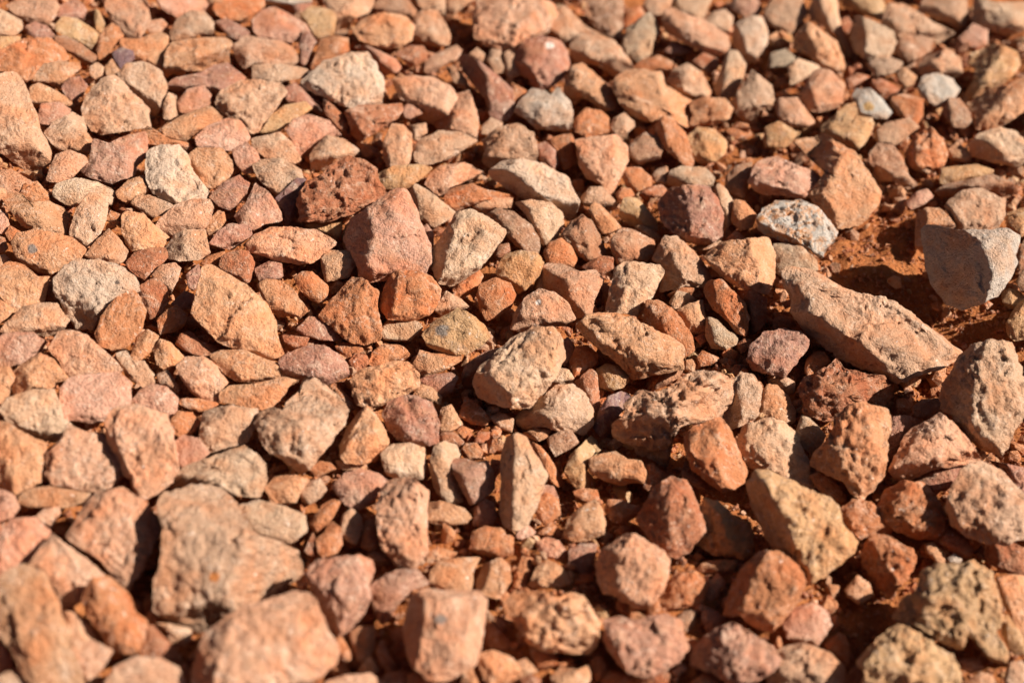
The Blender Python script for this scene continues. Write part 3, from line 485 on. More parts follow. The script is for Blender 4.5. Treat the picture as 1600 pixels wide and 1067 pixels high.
C1 G 600,290 640,240 760,210 870,180 960,200 1010,260 1010,330 950,380 860,410 780,450 720,480 640,440 610,390|x=1.7|e=.25|n=ridged orange tan stone|l=orange tan stone with diagonal ridges, above the shiny mauve boulder
C1 M 800,500 830,440 920,400 1010,400 1090,440 1120,500 1140,560 1135,680 1060,705 960,690 880,660 820,590|e=.2|x=1.6|n=shiny mauve boulder|l=knobbly mauve boulder with a slight sheen, left of centre below the middle
C1 T 10,560 30,500 120,465 170,500 200,440 270,370 290,300 350,290 450,350 530,430 570,490 540,570 470,670 400,760 330,840 270,870 200,800 90,740 40,660|e=.35|x=1.3|n=large tan boulder with a notch|l=large tan boulder with a shaded notch in its upper left, below the flat mauve slab
C1 G 530,760 530,700 570,600 640,510 690,460 740,510 790,590 830,670 800,720 740,800 650,815 570,810|e=.15|r=680,470,560,700|n=orange tan pyramid|l=orange tan pyramid shaped stone between large notched tan boulder and shiny mauve boulder
C1 O 450,330 500,320 570,390 640,460 590,490 550,460
C1 S 780,760 850,700 960,690 1050,720 1060,840 1040,910 900,910 830,890 800,830|n=pale block|l=pale block directly below the shiny mauve boulder
F K 590,790 605,755 640,748 668,770 665,830 668,860 648,885 620,880 595,850 590,815|e=.2|x=1.2|n=pinkish tooth shaped stone|l=pinkish tooth shaped stone standing in front of the pale block
C1 P 480,960 560,880 640,850 760,880 820,930 760,980 740,1060 650,1100 560,1070|n=smooth pink diamond stone|l=smooth pink diamond shaped stone left of the pinkish tooth shaped stone
C1 S 1090,830 1110,720 1180,680 1250,710 1280,770 1220,780 1230,860 1280,960 1290,1050 1200,1060 1120,980 1100,900|n=pale curved finger|l=pale curved finger of stone left of the heart shaped stone
C1 Q 1220,790 1320,790 1380,810 1440,800 1480,870 1490,970 1420,1030 1340,1070 1290,980 1240,880|e=.25|x=.6|n=heart shaped stone|l=heart shaped reddish pink stone just below the middle of the photo
C1 O 1285,730 1310,690 1380,690 1420,740 1400,790 1330,790|x=1.5
C1 M 1285,280 1310,200 1430,120 1520,100 1600,40 1600,100 1500,190 1400,260 1370,360 1300,320
F S 743,600 750,575 775,555 800,530 830,515 860,513 875,530 880,560 865,590 850,610 825,635 800,635 770,628 748,615|e=.4|x=1.2|r=754,572,815,634|n=tilted tan slab at centre|l=tilted tan slab with pale scratches propped up at the centre of the photo
C1 M 1020,290 1120,260 1220,250 1260,280 1220,370 1160,400 1080,350
C1 G 980,390 1030,320 1100,340 1160,400 1140,500 1080,440
C1 G 980,200 1030,110 1100,130 1280,140 1270,180 1160,240 1060,270 1000,230
C1 O 490,90 530,60 640,60 670,110 600,160 570,170|x=1.7
C1 R 575,180 620,130 690,140 710,190 650,240 590,230|x=1.3
C1 O 700,190 730,120 800,70 900,80 960,130 940,180 840,190 760,220|x=1.9
C1 G 1140,560 1160,470 1220,450 1290,570 1230,610 1150,610
C1 O 1270,520 1310,400 1380,440 1460,530 1440,580 1350,570
C1 T 1460,530 1530,490 1610,540 1600,620 1520,600
C1 R 1140,680 1160,620 1240,620 1300,680 1270,720 1180,680
C1 O 1250,610 1290,580 1360,610 1300,660
C1 R 1360,680 1390,620 1470,620 1440,700
F S 782,800 784,750 783,720 792,687 808,680 822,687 833,707 845,727 853,742 848,760 838,790 825,815 805,825 787,820|r=800,685,792,815|e=.25|n=upright buff shard|l=upright buff shard with a dark left edge, right of the heart shaped stone
C1 O 330,850 400,800 460,810 500,850 430,880 380,910
C1 G 60,970 120,900 240,890 330,920 270,1000 250,1060 100,1060
C1 T 270,1010 330,930 400,910 445,980 400,1030 340,1070 290,1060
C1 G 500,800 560,790 690,820 710,860 600,860 520,850
C1 R 1470,790 1530,800 1540,850 1480,930 1465,860
B2 O 200,540 230,480 310,450 370,500 405,580 380,630 290,625 220,600|x=.5|n=smooth orange ball stone|l=small smooth orange ball shaped stone right of centre in the upper half
B2 B 300,440 370,350 440,310 500,350 550,440 585,540 540,580 480,600 420,560 370,500|x=1.8|r=440,320,490,590
B2 G 480,280 510,225 560,250 640,330 680,380 620,410 560,420 520,350
B2 T 430,200 490,130 560,130 640,210 620,250 540,250 460,250
B2 O 650,170 680,135 740,140 765,180 720,220 660,210
B2 C 670,310 700,200 780,200 830,250 900,340 910,400 880,400 820,370 740,370
B2 G 760,380 810,365 880,400 935,440 910,470 850,440
B2 R 790,180 850,130 930,115 970,150 930,190 860,190 850,240
B2 M 920,260 930,200 1000,150 1100,120 1210,130 1280,200 1310,300 1300,430 1220,480 1120,480 1040,430 960,370 930,310|x=1.6|e=.3|r=1090,130,1130,480|n=mauve dome stone|l=big round mauve dome with a rough left half, right of centre in the upper half
B2 S 1250,170 1290,110 1340,150 1385,230 1370,340 1320,430 1300,420 1310,300
B2 T 1120,500 1250,480 1310,440 1300,490 1220,520 1150,530
B2 G 1370,340 1390,210 1450,220 1530,310 1500,380 1430,400
B2 B 1330,130 1340,60 1400,0 1500,-20 1480,100 1450,200 1380,170
B2 R 1340,450 1400,400 1470,460 1370,475
F G 1102,402 1128,380 1175,374 1200,372 1210,395 1208,430 1200,458 1175,455 1145,443 1122,425|r=1174,374,1190,458|e=.25|x=1.3|n=block with a dark front|l=angular block with a dark front face and lit right edge, below the mauve dome
B2 B 620,470 680,390 760,400 890,470 880,540 830,600 740,590 660,610 630,540|x=1.5|r=720,400,800,595
B2 T 880,590 920,510 960,440 1040,450 1130,530 1190,600 1250,710 1180,750 1080,740 1000,770 920,785 940,680 930,620|x=1.4|r=960,460,1090,740|n=brown peaked stone|l=brown peaked stone with a shaded left flank, below the mauve dome
B2 S 595,890 620,760 650,640 700,600 800,610 920,620 940,670 900,760 850,850 780,930 700,910 620,910|x=1.4|e=.2|n=knuckled sandy block|l=knuckled sandy block right of the flat pinkish plate, just right of centre
B2 R 430,630 560,560 630,570 630,640 560,680
B2 K 140,770 180,640 230,610 330,620 420,660 510,650 570,710 520,800 500,860 550,910 440,930 390,940 350,850 280,790|n=flat pinkish plate|l=flat pinkish plate behind the pinkish oval near the centre|x=.7
B2 K 0,1010 20,920 80,830 170,770 260,790 340,850 385,950 320,990 240,1000 150,1020 40,1030|e=.2|m=839,467,5,white|n=pinkish oval with a white fleck|l=pinkish oval stone with a white fleck just above the centre
F G 905,512 920,495 950,490 985,497 1005,507 1030,520 1060,535 1067,555 1063,575 1035,582 1000,590 985,588 970,570 945,550 925,535 912,522|x=1.6|e=.2|n=wide rough orange tan boulder|l=wide rough orange tan boulder with pits, right of the tilted tan slab at centre
B2 O 830,920 840,850 920,840 1000,890 1060,960 1120,1060 1130,1140 1080,1180 1000,1120 900,1060 840,980|x=1.5|r=850,850,1010,1110
B2 S 980,850 1040,770 1110,800 1160,840 1100,870 1020,890
B2 G 1030,900 1110,860 1190,840 1200,900 1225,1010 1180,1050 1110,1030|x=1.4
B2 O 1200,790 1230,720 1310,710 1390,790 1450,850 1475,940 1460,1050 1400,1040 1340,960 1260,890|x=1.6|e=.3|n=long pitted orange stone|l=long pitted orange stone pointing down right, below the block with a dark front
B2 R 1400,780 1530,780 1590,830 1590,960 1540,1030 1480,1050 1470,930 1440,840|x=1.6
B2 V 1210,1060 1220,940 1280,960 1350,1030 1410,1060 1400,1110 1330,1145 1250,1135
B2 O 970,800 1080,750 1180,770 1200,810 1160,830 1100,790 1000,830
B3 W -55,330 -20,270 60,225 200,215 300,260 380,330 425,410 390,480 320,565 260,520 200,485 100,465 0,430 -50,390|x=1.9|e=.25|n=white speckled stone|l=white and orange speckled stone with a crusty surface, right of the mauve dome
B3 V 20,560 40,490 110,480 230,510 300,590 310,650 250,650 160,640 110,700 40,650
B3 T 120,680 150,645 250,650 330,680 440,750 560,800 740,830 850,890 950,980 1070,1070 1160,1130 1210,1150 1170,1190 1030,1260 880,1310 800,1340 700,1290 560,1240 440,1190 330,1100 220,1010 170,920 180,840 130,760|x=1.6|e=.25|r=210,860,790,1265|h=.40|n=long tan slab on the right|l=long rough tan slab lying diagonally beside the bare red soil, right part
B3 Y 970,400 1010,375 1200,410 1480,400 1560,440 1560,490 1530,560 1545,600 1500,700 1430,800 1320,850 1220,885 1120,850 1040,750 1000,640 985,520|r=1330,400,1450,760|f=1|e=.5|x=.6|h=.85|n=grey stone with a dark face|l=grey stone with a smooth dark front face and whitish top, at the right
B3 G 920,500 930,300 990,260 1070,265 1140,330 1170,385 1010,375 970,400 985,540|r=1010,265,960,530
B3 T 1110,250 1200,160 1330,140 1470,210 1470,300 1430,390 1200,400 1170,350|x=1.4|n=grainy stone behind the grey one|l=grainy tan stone directly behind the grey stone with a dark face
B3 B 1060,150 1130,110 1280,80 1400,50 1530,110 1530,190 1470,220 1330,140 1180,170 1120,230|x=1.4
B3 C 1500,290 1640,250 1640,400 1580,440 1490,390
B3 C 1490,980 1550,880 1610,820 1680,820 1680,1060 1540,1090 1500,1040|x=1.5
B3 O 1020,860 1060,840 1095,890 1060,905 1030,890
B3 O 1330,860 1370,835 1405,860 1370,895
B3 O 30,960 90,930 160,950 180,1000 90,1020 30,1030
B3 R 80,850 140,830 160,870 110,890
C3 M -120,170 -110,80 -20,0 100,-20 200,0 255,60 220,130 150,210 100,275 0,250 -90,230|x=1.3|e=.15|n=mauve brown boulder beside the long slab|l=mauve brown faceted boulder just left of the long tan slab on the right
B3 B 1550,720 1600,640 1640,640 1640,800 1580,780
B3 B 1550,560 1600,460 1640,460 1640,620 1570,650
C3 R 200,350 240,290 370,220 430,170 480,230 600,260 720,270 800,320 750,400 720,490 620,450 540,430 520,480 400,540 310,540 240,510 230,440|x=2|n=pitted rust block|l=heavily pitted rust red block below the long tan slab on the right
C3 S 1085,400 1100,320 1160,240 1200,150 1290,90 1360,65 1520,75 1560,180 1590,280 1620,330 1600,480 1540,590 1500,680 1440,750 1310,700 1250,640 1180,540 1110,480|x=1.6|e=.4|r=1280,100,1300,690|n=large faceted tan boulder|l=large faceted tan boulder with dark dents at the right edge
C3 O 230,230 240,170 290,120 350,120 390,180 310,240 250,270
C3 T 0,290 110,275 170,310 160,380 110,380 80,340 0,330
C3 G -60,420 0,330 60,330 130,410 170,490 170,540 120,580 40,560 -50,500|x=1.3
C3 V 180,610 210,520 270,540 360,640 330,700 270,750 200,700|x=.6|n=dark olive pebble|l=dark smooth olive pebble in shadow left of the large upright orange boulder
C3 G 420,520 480,490 560,440 620,450 740,500 765,570 740,680 735,780 720,880 650,970 590,1030 510,990 470,920 380,880 280,830 290,750 370,680 420,590|x=1.5|e=.3|r=440,560,500,980|n=large upright orange boulder|l=large upright orange tan boulder with a shaded left flank, below the pitted rust block
C3 M 740,620 770,530 860,520 980,560 900,620 850,680 800,760 760,830
C3 K 760,860 800,770 880,620 980,560 1070,510 1140,560 1220,640 1280,720 1320,790 1220,820 1080,840 1000,860 900,910 870,930 800,900|x=1.3|e=.3|n=pinkish mound|l=pinkish mound shaped stone between the upright orange boulder and the large faceted boulder
C3 M 910,910 1080,840 1220,820 1180,900 1120,980 1040,1000 950,940
F T 1482,790 1488,765 1505,735 1530,722 1562,735 1580,755 1600,775 1612,800 1605,838 1575,845 1560,852 1535,845 1510,835 1490,820|x=1.3|e=.2|n=grainy tan boulder at the right edge|l=grainy tan boulder at the right edge below the pinkish mound
C3 M 1380,800 1640,850 1640,1040 1580,1040 1500,900
F O 1375,790 1385,765 1415,752 1440,755 1462,775 1475,805 1474,828 1455,842 1425,838 1395,825 1380,810|x=1.7|n=pitted orange lump|l=pitted orange lump left of the grainy tan boulder at the right edge
D3 O 420,60 500,0 600,20 680,90 725,160 700,200 620,200 540,230 480,180 430,110|x=1.8
F S 1153,690 1165,665 1200,655 1225,662 1245,680 1250,700 1272,735 1270,760 1240,760 1200,740 1170,728|x=1.4
F C 1172,760 1178,740 1200,737 1235,752 1270,770 1295,780 1310,800 1315,820 1337,845 1330,865 1305,880 1285,900 1265,910 1250,890 1225,870 1205,850 1190,820 1178,790|x=1.4|e=.35|r=1195,745,1268,900|n=big ochre boulder|l=big ochre tan boulder with a dark lower left side, lower right
C3 O 270,900 350,850 440,930 500,1010 640,1060 560,1090 400,1060 300,960|x=1.7
C3 B 900,470 960,420 1060,410 1110,480 1060,520 980,540 920,520
C2 Q 300,60 350,30 390,80 390,150 330,210 300,180
C2 O 360,180 400,90 470,80 530,130 535,190 480,230 400,300|r=430,85,390,260
C2 R 390,320 430,280 490,230 530,260 545,400 545,480 500,560 480,460 440,380|x=1.5
C2 S 210,290 290,220 350,230 385,280 380,330 300,320 240,340
C2 T 30,520 100,470 200,400 280,330 380,330 450,380 500,480 500,570 440,640 380,610 280,610 200,580 100,600 40,570|n=low tan slab|l=low tan slab tucked under the tilted tan slab at centre|x=1.2
C2 G 60,630 140,600 260,600 210,660 160,680
C2 C 530,230 590,195 660,210 720,260 730,300 690,340 620,360 550,340 545,280
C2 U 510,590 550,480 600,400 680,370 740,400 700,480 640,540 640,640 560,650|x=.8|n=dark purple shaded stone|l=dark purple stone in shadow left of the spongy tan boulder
C2 T 640,560 700,530 720,450 800,370 900,380 1000,340 1060,290 1150,240 1260,260 1360,300 1360,400 1320,500 1280,560 1120,560 1040,590 1000,680 980,800 940,830 860,790 780,750 760,690 660,640|x=2.2|e=.35|n=spongy tan boulder|l=big spongy tan boulder full of pits, right of centre
C2 B 880,360 920,280 980,225 1070,230 1040,280 960,330|x=1.5
C2 T 1300,510 1360,400 1370,310 1430,255 1510,270 1560,350 1550,440 1550,530 1460,570 1360,595|x=1.6|r=1430,265,1420,570
C2 O 1080,660 1130,600 1250,550 1300,540 1350,590 1390,680 1430,780 1460,860 1440,930 1380,970 1310,990 1230,930 1130,850 1100,760|e=.4|x=1.1|r=1270,550,1310,980|n=orange potato shaped stone|l=orange potato shaped stone with a shiny right side, below the spongy tan boulder
C2 B 1060,870 1090,800 1130,850 1230,930 1260,980 1160,970 1070,920
C2 G 490,790 560,760 650,745 720,790 800,800 830,860 820,940 760,930 680,950 580,920 490,870|e=.2|x=.8|n=orange brick shaped stone|l=small orange brick shaped stone left below the spongy tan boulder
C2 R 820,830 880,820 960,880 970,920 900,960 850,990 820,960|x=1.8
C2 C 330,860 370,760 440,700 490,650 570,730 490,760 470,860 520,920 510,960 410,970 350,920
C2 B 220,660 290,620 370,610 420,690 350,730 270,770 240,720
C2 O 110,680 180,710 230,770 290,870 330,940 290,960 230,920 190,830|n=slender orange splinter|l=slender orange splinter right of the upright buff shard
C2 Q 160,1000 200,950 260,960 290,1040 280,1080 180,1080 150,1060
C2 O 380,990 440,970 530,980 550,1060 470,1060 400,1030
F R 996,812 1010,785 1022,765 1050,747 1072,752 1085,780 1098,815 1100,828 1075,858 1058,871 1040,866 1022,850 1008,828|e=.25|x=1.2|r=1050,750,1040,862|n=rust brown block|l=rust brown block with a shaded left half, below the orange brick shaped stone
C2 O 1310,130 1350,90 1410,120 1390,170 1330,170
C2 R 1400,80 1450,30 1500,50 1470,110 1430,130
C2 O 1150,160 1190,110 1300,160 1260,200 1170,210
C2 R 1140,30 1200,0 1220,50 1180,80
D0 P 20,180 70,120 200,110 250,160 290,190 240,270 170,380 100,400 20,440 -30,470 -30,260|n=pink slab at the left edge|l=smooth pink slab at the left edge, left of the shield shaped pinkish boulder
D0 K 200,110 250,60 340,40 350,80 320,130 290,190 230,130
D0 K 180,380 240,280 310,210 400,280 500,350 600,440 520,470 480,560 430,610 340,640 300,560 260,480|n=pinkish plate|l=pinkish plate below the shield shaped pinkish boulder, lower left
D0 G -30,500 60,420 150,400 260,440 340,620 350,680 400,760 400,850 440,920 480,1060 400,1110 200,1110 130,1000 80,880 0,780 -30,700|e=.3|x=.6|n=blurred giant orange boulder|l=giant blurred orange tan boulder in the bottom left corner
D0 T 340,650 430,660 520,740 570,820 500,830 400,850 390,760
D0 K 350,890 420,860 540,820 650,880 620,940 560,1010 500,1060 470,1070 430,980
D0 O 480,590 510,500 560,460 640,460 750,560 780,650 850,700 840,770 800,880 730,890 640,880 590,780 530,700|e=.15|n=orange oblong stone|l=orange oblong stone leaning right, right of the giant orange boulder, lower left
D0 R 850,740 890,730 950,800 1030,870 1030,930 900,910 820,890
D0 G 900,720 980,720 1110,750 1110,810 1060,850 1010,800
D0 K 620,1060 680,970 800,910 940,930 1030,980 1060,1060 1030,1120 640,1120
D0 P -30,820 40,870 85,930 60,990 -30,1020
D0 T -30,1030 100,980 150,1070 140,1120 -30,1120
D0 G 1040,980 1080,950 1105,1010 1080,1080 1050,1060
F K 315,1010 330,985 355,965 385,950 420,940 460,928 480,932 495,955 505,985 525,1010 522,1035 500,1055 470,1070 430,1082 350,1087 312,1085 306,1045|e=.2|n=big pinkish boulder at the bottom edge|l=big smooth pinkish boulder at the bottom edge, below the biggest tan boulder
D1 Q 300,480 310,400 370,360 480,340 600,330 670,360 680,420 650,500 660,580 620,660 570,740 520,790 450,770 410,700 380,620 350,540|e=.2|x=1.2|n=dull pink brown stone|l=dull pink brown upright stone with a dark dent, right of the biggest tan boulder
D1 O 310,140 380,40 440,0 490,20 450,100 390,180 340,190
D1 O 350,230 400,190 440,130 490,170 500,260 470,310 390,340 360,300
D1 R 280,300 330,190 350,250 350,330 300,320
D1 T 490,200 500,100 550,50 610,100 625,180 580,260 530,240
D1 B 610,270 630,130 700,110 710,280 660,300
D1 Q 670,500 740,450 820,410 920,410 1000,490 900,530 830,600 770,700 730,720 690,640|x=1.4
D1 K 865,740 890,640 910,570 990,530 1150,540 1290,540 1330,590 1320,700 1300,850 1270,950 1190,1000 1120,1040 1000,1040 920,960 880,870|r=1000,535,945,985|e=.35|x=.7|m=688,963,11,grey|n=square pale pinkish block|l=square pale pinkish block with an orange shaded left side, bottom centre|t=K
D1 G 1010,430 1060,360 1190,340 1300,340 1260,410 1250,520 1180,540 1080,520 1010,490
D1 G 1280,490 1320,380 1420,340 1470,390 1480,470 1420,570 1360,570 1290,530|r=1390,350,1310,530
D1 O 1240,290 1260,190 1330,160 1420,170 1490,220 1490,320 1390,340 1290,310
D1 G 985,80 1000,20 1080,10 1200,50 1245,100 1210,140 1100,150 1000,130|x=1.4
D1 M 1260,150 1270,50 1330,0 1380,20 1400,90 1370,160 1310,160
D1 G 990,310 1060,280 1170,310 1120,350 1030,370 970,380
D1 B 540,780 600,740 690,740 690,850 640,950 590,930 560,850
D1 R 700,880 730,810 790,920 830,1000 760,990 710,940
D1 G 590,1000 660,900 720,990 690,1010 620,1010
D1 K 400,1060 520,1020 660,1010 750,1070 740,1120 380,1120
D1 O 730,1060 760,1000 870,1000 880,1060 860,1110
D1 O 880,1010 960,1010 1100,1050 1080,1110 880,1110
D1 G 1190,1060 1220,970 1270,980 1310,1060 1290,1100
D1 G 1300,1000 1280,900 1380,880 1487,920 1530,990 1480,1080 1350,1080|x=1.4
D1 O 1310,800 1340,710 1400,740 1480,830 1450,880 1380,880 1320,850|x=1.8
D1 O 460,800 500,800 560,900 540,940 480,930
D1 O 230,480 300,420 300,520 250,540
D2 G -30,620 0,560 90,540 200,550 270,580 330,550 400,560 460,640 500,720 480,830 430,890 350,880 220,880 110,840 40,730|x=1.8|e=.2|n=lumpy orange tan boulder|l=lumpy orange tan boulder right of the square pale pinkish block
D2 K 490,380 540,290 650,220 710,205 800,260 880,310 905,360 890,480 840,570 770,630 700,620 600,550 540,540 500,470|x=1.3|e=.3|r=600,240,620,560|n=rounded orange pink boulder|l=rounded orange pink boulder below the rust brown block, bottom half
D2 Q 540,800 550,700 640,690 740,710 800,680 900,670 980,720 990,800 1020,860 960,940 880,990 770,1030 680,1000 620,950 580,880|x=1.4|e=.15|n=lilac pink lump|l=lilac pink lump with a dark dent near the bottom edge, right of centre
D2 C 1070,260 1120,200 1100,60 1130,0 1200,20 1280,90 1370,130 1400,200 1400,320 1360,370 1290,330 1180,320|x=1.9|r=1130,10,1300,330
D2 G 300,210 330,110 400,50 480,0 520,60 540,140 530,200 430,240 360,240
D2 O 540,60 560,0 650,10 750,50 740,90 640,140 580,130|x=1.9
D2 Q 130,260 200,220 270,240 320,310 290,350 200,340
D2 G 100,500 140,400 200,350 280,390 360,480 310,540 200,540|x=1.7
D2 M 330,380 330,290 400,260 490,260 480,340 460,420 400,430
D2 O 0,520 20,420 60,330 130,350 100,450 70,530|x=1.6
D2 O 830,620 880,530 950,430 1050,430 1130,480 1120,570 1060,630 960,630 900,640|x=1.9
D2 G 1060,420 1120,360 1220,350 1330,350 1280,430 1260,470 1200,430|x=1.6
D2 K 1110,600 1130,500 1190,430 1240,480 1200,560 1150,610
D2 Q 1100,690 1110,620 1170,640 1240,690 1190,770 1130,770
F O 1132,960 1140,930 1150,905 1165,885 1185,865 1215,862 1245,885 1255,910 1245,940 1225,965 1205,985 1180,978 1160,960|r=1190,865,1160,960|e=.25|x=1.2|n=orange cobble with a dark left side|l=orange cobble with a dark left side below the big ochre boulder
D2 Q 1040,960 1060,860 1190,760 1280,720 1400,790 1500,850 1560,930 1500,1000 1380,1060 1250,1060 1160,1000|x=1.7|r=1230,750,1250,1050|n=knobbly brown mauve boulder|l=knobbly brown mauve boulder near the bottom edge, right of the lilac pink lump
D2 B 940,700 1000,650 1070,640 1060,720 1040,780 1000,780
D2 O 460,980 460,900 510,890 550,970 540,1040 480,1050
D2 G 230,1030 290,970 380,990 450,960 450,1050 400,1110 250,1110
D2 G -10,960 80,920 150,1000 100,1020 -10,1060
D2 O 100,840 180,870 260,880 260,960 170,990 120,930
D2 T 350,530 400,505 480,560 460,620 400,560
D2 O 520,1060 560,990 700,1020 680,1080 560,1090
D2 G 1040,1060 1130,1000 1200,1060 1180,1110 1060,1110
D2 M 900,1000 980,940 1020,980 960,1030
D2 P 20,180 80,140 140,190 80,240 30,230
D2 O 140,200 230,130 260,160 230,210
D2 O 130,20 200,-40 270,0 280,90 200,150 150,110
D2 O 590,190 640,150 690,170 650,220
D2 O 1040,330 1080,300 1120,340 1080,360
D3 O 540,310 600,210 700,215 760,260 840,290 855,350 830,420 760,510 700,560 620,480 560,380|x=1.8|r=600,230,760,480|n=cratered orange stone|l=cratered orange stone with a dark underside, right of the big ochre boulder
D3 C 740,690 770,610 880,510 900,430 1000,380 1130,390 1190,365 1290,430 1330,540 1360,700 1310,760 1380,860 1370,930 1290,930 1210,820 1160,780 1130,860 1050,840 940,770 860,720|x=1.7|r=960,390,890,720|e=.3|h=.42|n=spongy yellow tan boulder|l=spongy yellow tan boulder with an overhanging left side, bottom right
D3 C 530,950 590,860 660,800 760,730 850,720 930,780 960,850 1060,900 1100,1000 1120,1120 560,1120 570,1000|x=1.6|e=.2|n=pale blurred boulder at the bottom right|l=pale blurred sandy boulder cut by the bottom edge at the right
D3 G 910,260 960,250 1030,320 1040,370 970,360 920,310
D3 R 980,250 1040,170 1130,220 1200,290 1150,340 1080,310
D3 Y 1040,340 1080,310 1130,350 1110,375 1050,370
D3 R 1200,310 1260,260 1400,240 1490,290 1520,400 1480,450 1380,430 1300,380 1250,350|x=1.6
D3 G 1330,460 1400,440 1500,450 1520,700 1480,800 1420,680 1340,580|x=1.5
D3 C 1340,680 1400,680 1480,800 1520,900 1430,900 1380,830
D3 T 1370,1040 1400,950 1470,940 1520,1000 1500,1110 1390,1110
D3 G 450,520 520,440 590,490 610,560 530,610 460,560|x=1.4
D3 G 325,530 350,490 410,500 415,550 370,580
D3 Q 90,720 120,650 250,600 340,650 365,730 280,850 180,830 110,800|n=mauve pink cobble|l=mauve pink cobble below the orange cobble with a dark left side
D3 T -10,920 80,870 200,840 330,880 430,970 440,1060 400,1110 0,1110|x=1.6
D3 O 310,850 400,770 450,790 480,890 470,970 400,920 330,880
D3 Q -30,830 30,850 70,920 0,980 -40,960
D3 M 1080,950 1120,920 1220,920 1250,980 1180,1010 1110,980
D3 T 1160,1060 1230,1000 1300,1020 1330,1090 1180,1110
D3 O 1000,850 1060,830 1170,900 1120,920 1050,890
D3 R 440,1060 500,960 560,1020 570,1090 460,1110
F T 395,258 412,250 440,248 468,266 476,284 455,300 438,310 418,292 402,276|n=light tan stone by the dark gap|l=light tan stone left of the craggy brown boulder, above deep shadow
A1 M 170,560 250,520 290,560 330,600 410,640 400,720 340,680 200,640
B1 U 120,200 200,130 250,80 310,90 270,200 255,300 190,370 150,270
"""  # last stone: a mauve one, its shade put into the dark purple

# ------------------------------------------------------------------ read the traced outlines
TILES = {'F': (0, 0, 1.0)}
for r_, y0 in (('A', 0), ('B', 260), ('C', 520), ('D', 780)):
    for k in range(4): TILES[r_ + str(k)] = (400 * k, y0, 400 / 1487 if r_ == 'D' else 0.25)
def poly_area(p):
    x, y = p[:, 0], p[:, 1]
    return 0.5 * float(np.sum(x * np.roll(y, -1) - np.roll(x, -1) * y))
def clip_area(p):
    q = np.stack([np.clip(p[:, 0], 0, W), np.clip(p[:, 1], 0, H)], 1)
    return abs(poly_area(q))
STONES = []
for line in STONE_DATA.strip().splitlines():
    f = line.split('|'); head = f[0].split()
    ox, oy, sc = TILES[head[0]]
    pts = np.array([[float(v) for v in q.split(',')] for q in head[2:]])
    pts = pts * sc + np.array([ox, oy])
    s = dict(code=head[1], pts=pts, area=clip_area(pts), full=abs(poly_area(pts)), e=0.0, x=1.0, r=None, n=None, l=None)
    for q in f[1:]:
        k, v = q.split('=', 1)
        if k == 'r':
            a = [float(z) for z in v.split(',')]
            s['r'] = np.array([[a[0], a[1]], [a[2], a[3]]]) * sc + np.array([ox, oy])
        elif k in 'exhf': s[k] = float(v)
        elif k == 'm': s['m'] = v.split(',')
        else: s[k] = v
    a = poly_area(pts); x, y = pts[:, 0], pts[:, 1]; cr = x * np.roll(y, -1) - np.roll(x, -1) * y
    s['c'] = np.array([np.sum((x + np.roll(x, -1)) * cr), np.sum((y + np.roll(y, -1)) * cr)]) / (6 * a)
    STONES.append(s)
for i, s in enumerate(STONES): s['seed'] = i
order = sorted(STONES, key=lambda s: -(s['area'] + (1e6 if s['l'] else 0)))
NAMED = order[:300]
REST = order[300:]

# ------------------------------------------------------------------ one stone from its outline
def outline_radius(pts, c, n=360):
    th = np.linspace(-math.pi, math.pi, n, endpoint=False)
    dx, dy = np.cos(th), np.sin(th)
    best = np.zeros(n)
    a = pts - c; b = np.roll(a, -1, axis=0)
    for (ax, ay), (bx, by) in zip(a, b):
        ex, ey = bx - ax, by - ay
        den = dx * ey - dy * ex
        den = np.where(np.abs(den) < 1e-9, 1e-9, den)
        t = (ax * ey - ay * ex) / den
        u = (ax * dy - ay * dx) / den
        ok = (u >= -1e-6) & (u <= 1 + 1e-6) & (t > 0)
        best = np.where(ok & (t > best), t, best)
    if (best <= 0).any():
        g = best > 0
        best = np.interp(th, th[g], best[g], period=2 * math.pi)
    return th, best
DISC = {}
def disc(n):
    """square grid mapped on the unit disc, plus coarse rings for the hidden back"""
    if n in DISC: return DISC[n]
    g = np.linspace(-1, 1, n + 1)
    A, B = np.meshgrid(g, g, indexing='ij'); a, b = A.ravel(), B.ravel()
    big = np.abs(a) > np.abs(b)
    r = np.where(big, a, b)
    with np.errstate(divide='ignore', invalid='ignore'):
        ph = np.where(big, math.pi / 4 * np.nan_to_num(b / a), math.pi / 2 - math.pi / 4 * np.nan_to_num(a / b))
    x, y = r * np.cos(ph), r * np.sin(ph)
    rho = np.sqrt(x * x + y * y); th = np.arctan2(y, x)
    idx = np.arange((n + 1) ** 2).reshape(n + 1, n + 1)
    q = np.stack([idx[:-1, :-1], idx[1:, :-1], idx[1:, 1:], idx[:-1, 1:]], -1).reshape(-1, 4)
    loop = np.concatenate([idx[:-1, 0], idx[-1, :-1], idx[:0:-1, -1], idx[0, :0:-1]])
    nl = len(loop)
    faces = [q]
    prev = loop; base = (n + 1) ** 2; br, bt = [], []
    for k in range(2):
        step = prev[:: 2] if k >= 0 else prev
        cur = base + np.arange(nl)
        base += nl
        br.append(np.full(nl, (0.86, 0.5)[k])); bt.append(th[loop])
        faces.append(np.stack([prev, np.roll(prev, -1), np.roll(cur, -1), cur], -1)[:, ::-1] if False else np.stack([prev, cur, np.roll(cur, -1), np.roll(prev, -1)], -1))
        prev = cur
    cap = prev
    DISC[n] = (rho, th, np.concatenate(br), np.concatenate(bt), np.concatenate(faces)[:, ::-1], cap[::-1])
    return DISC[n]
BETA = math.radians(30)
def smin(a, b, k):
    h = np.clip(0.5 + 0.5 * (b - a) / k, 0, 1)
    return b * (1 - h) + a * h - k * h * (1 - h)
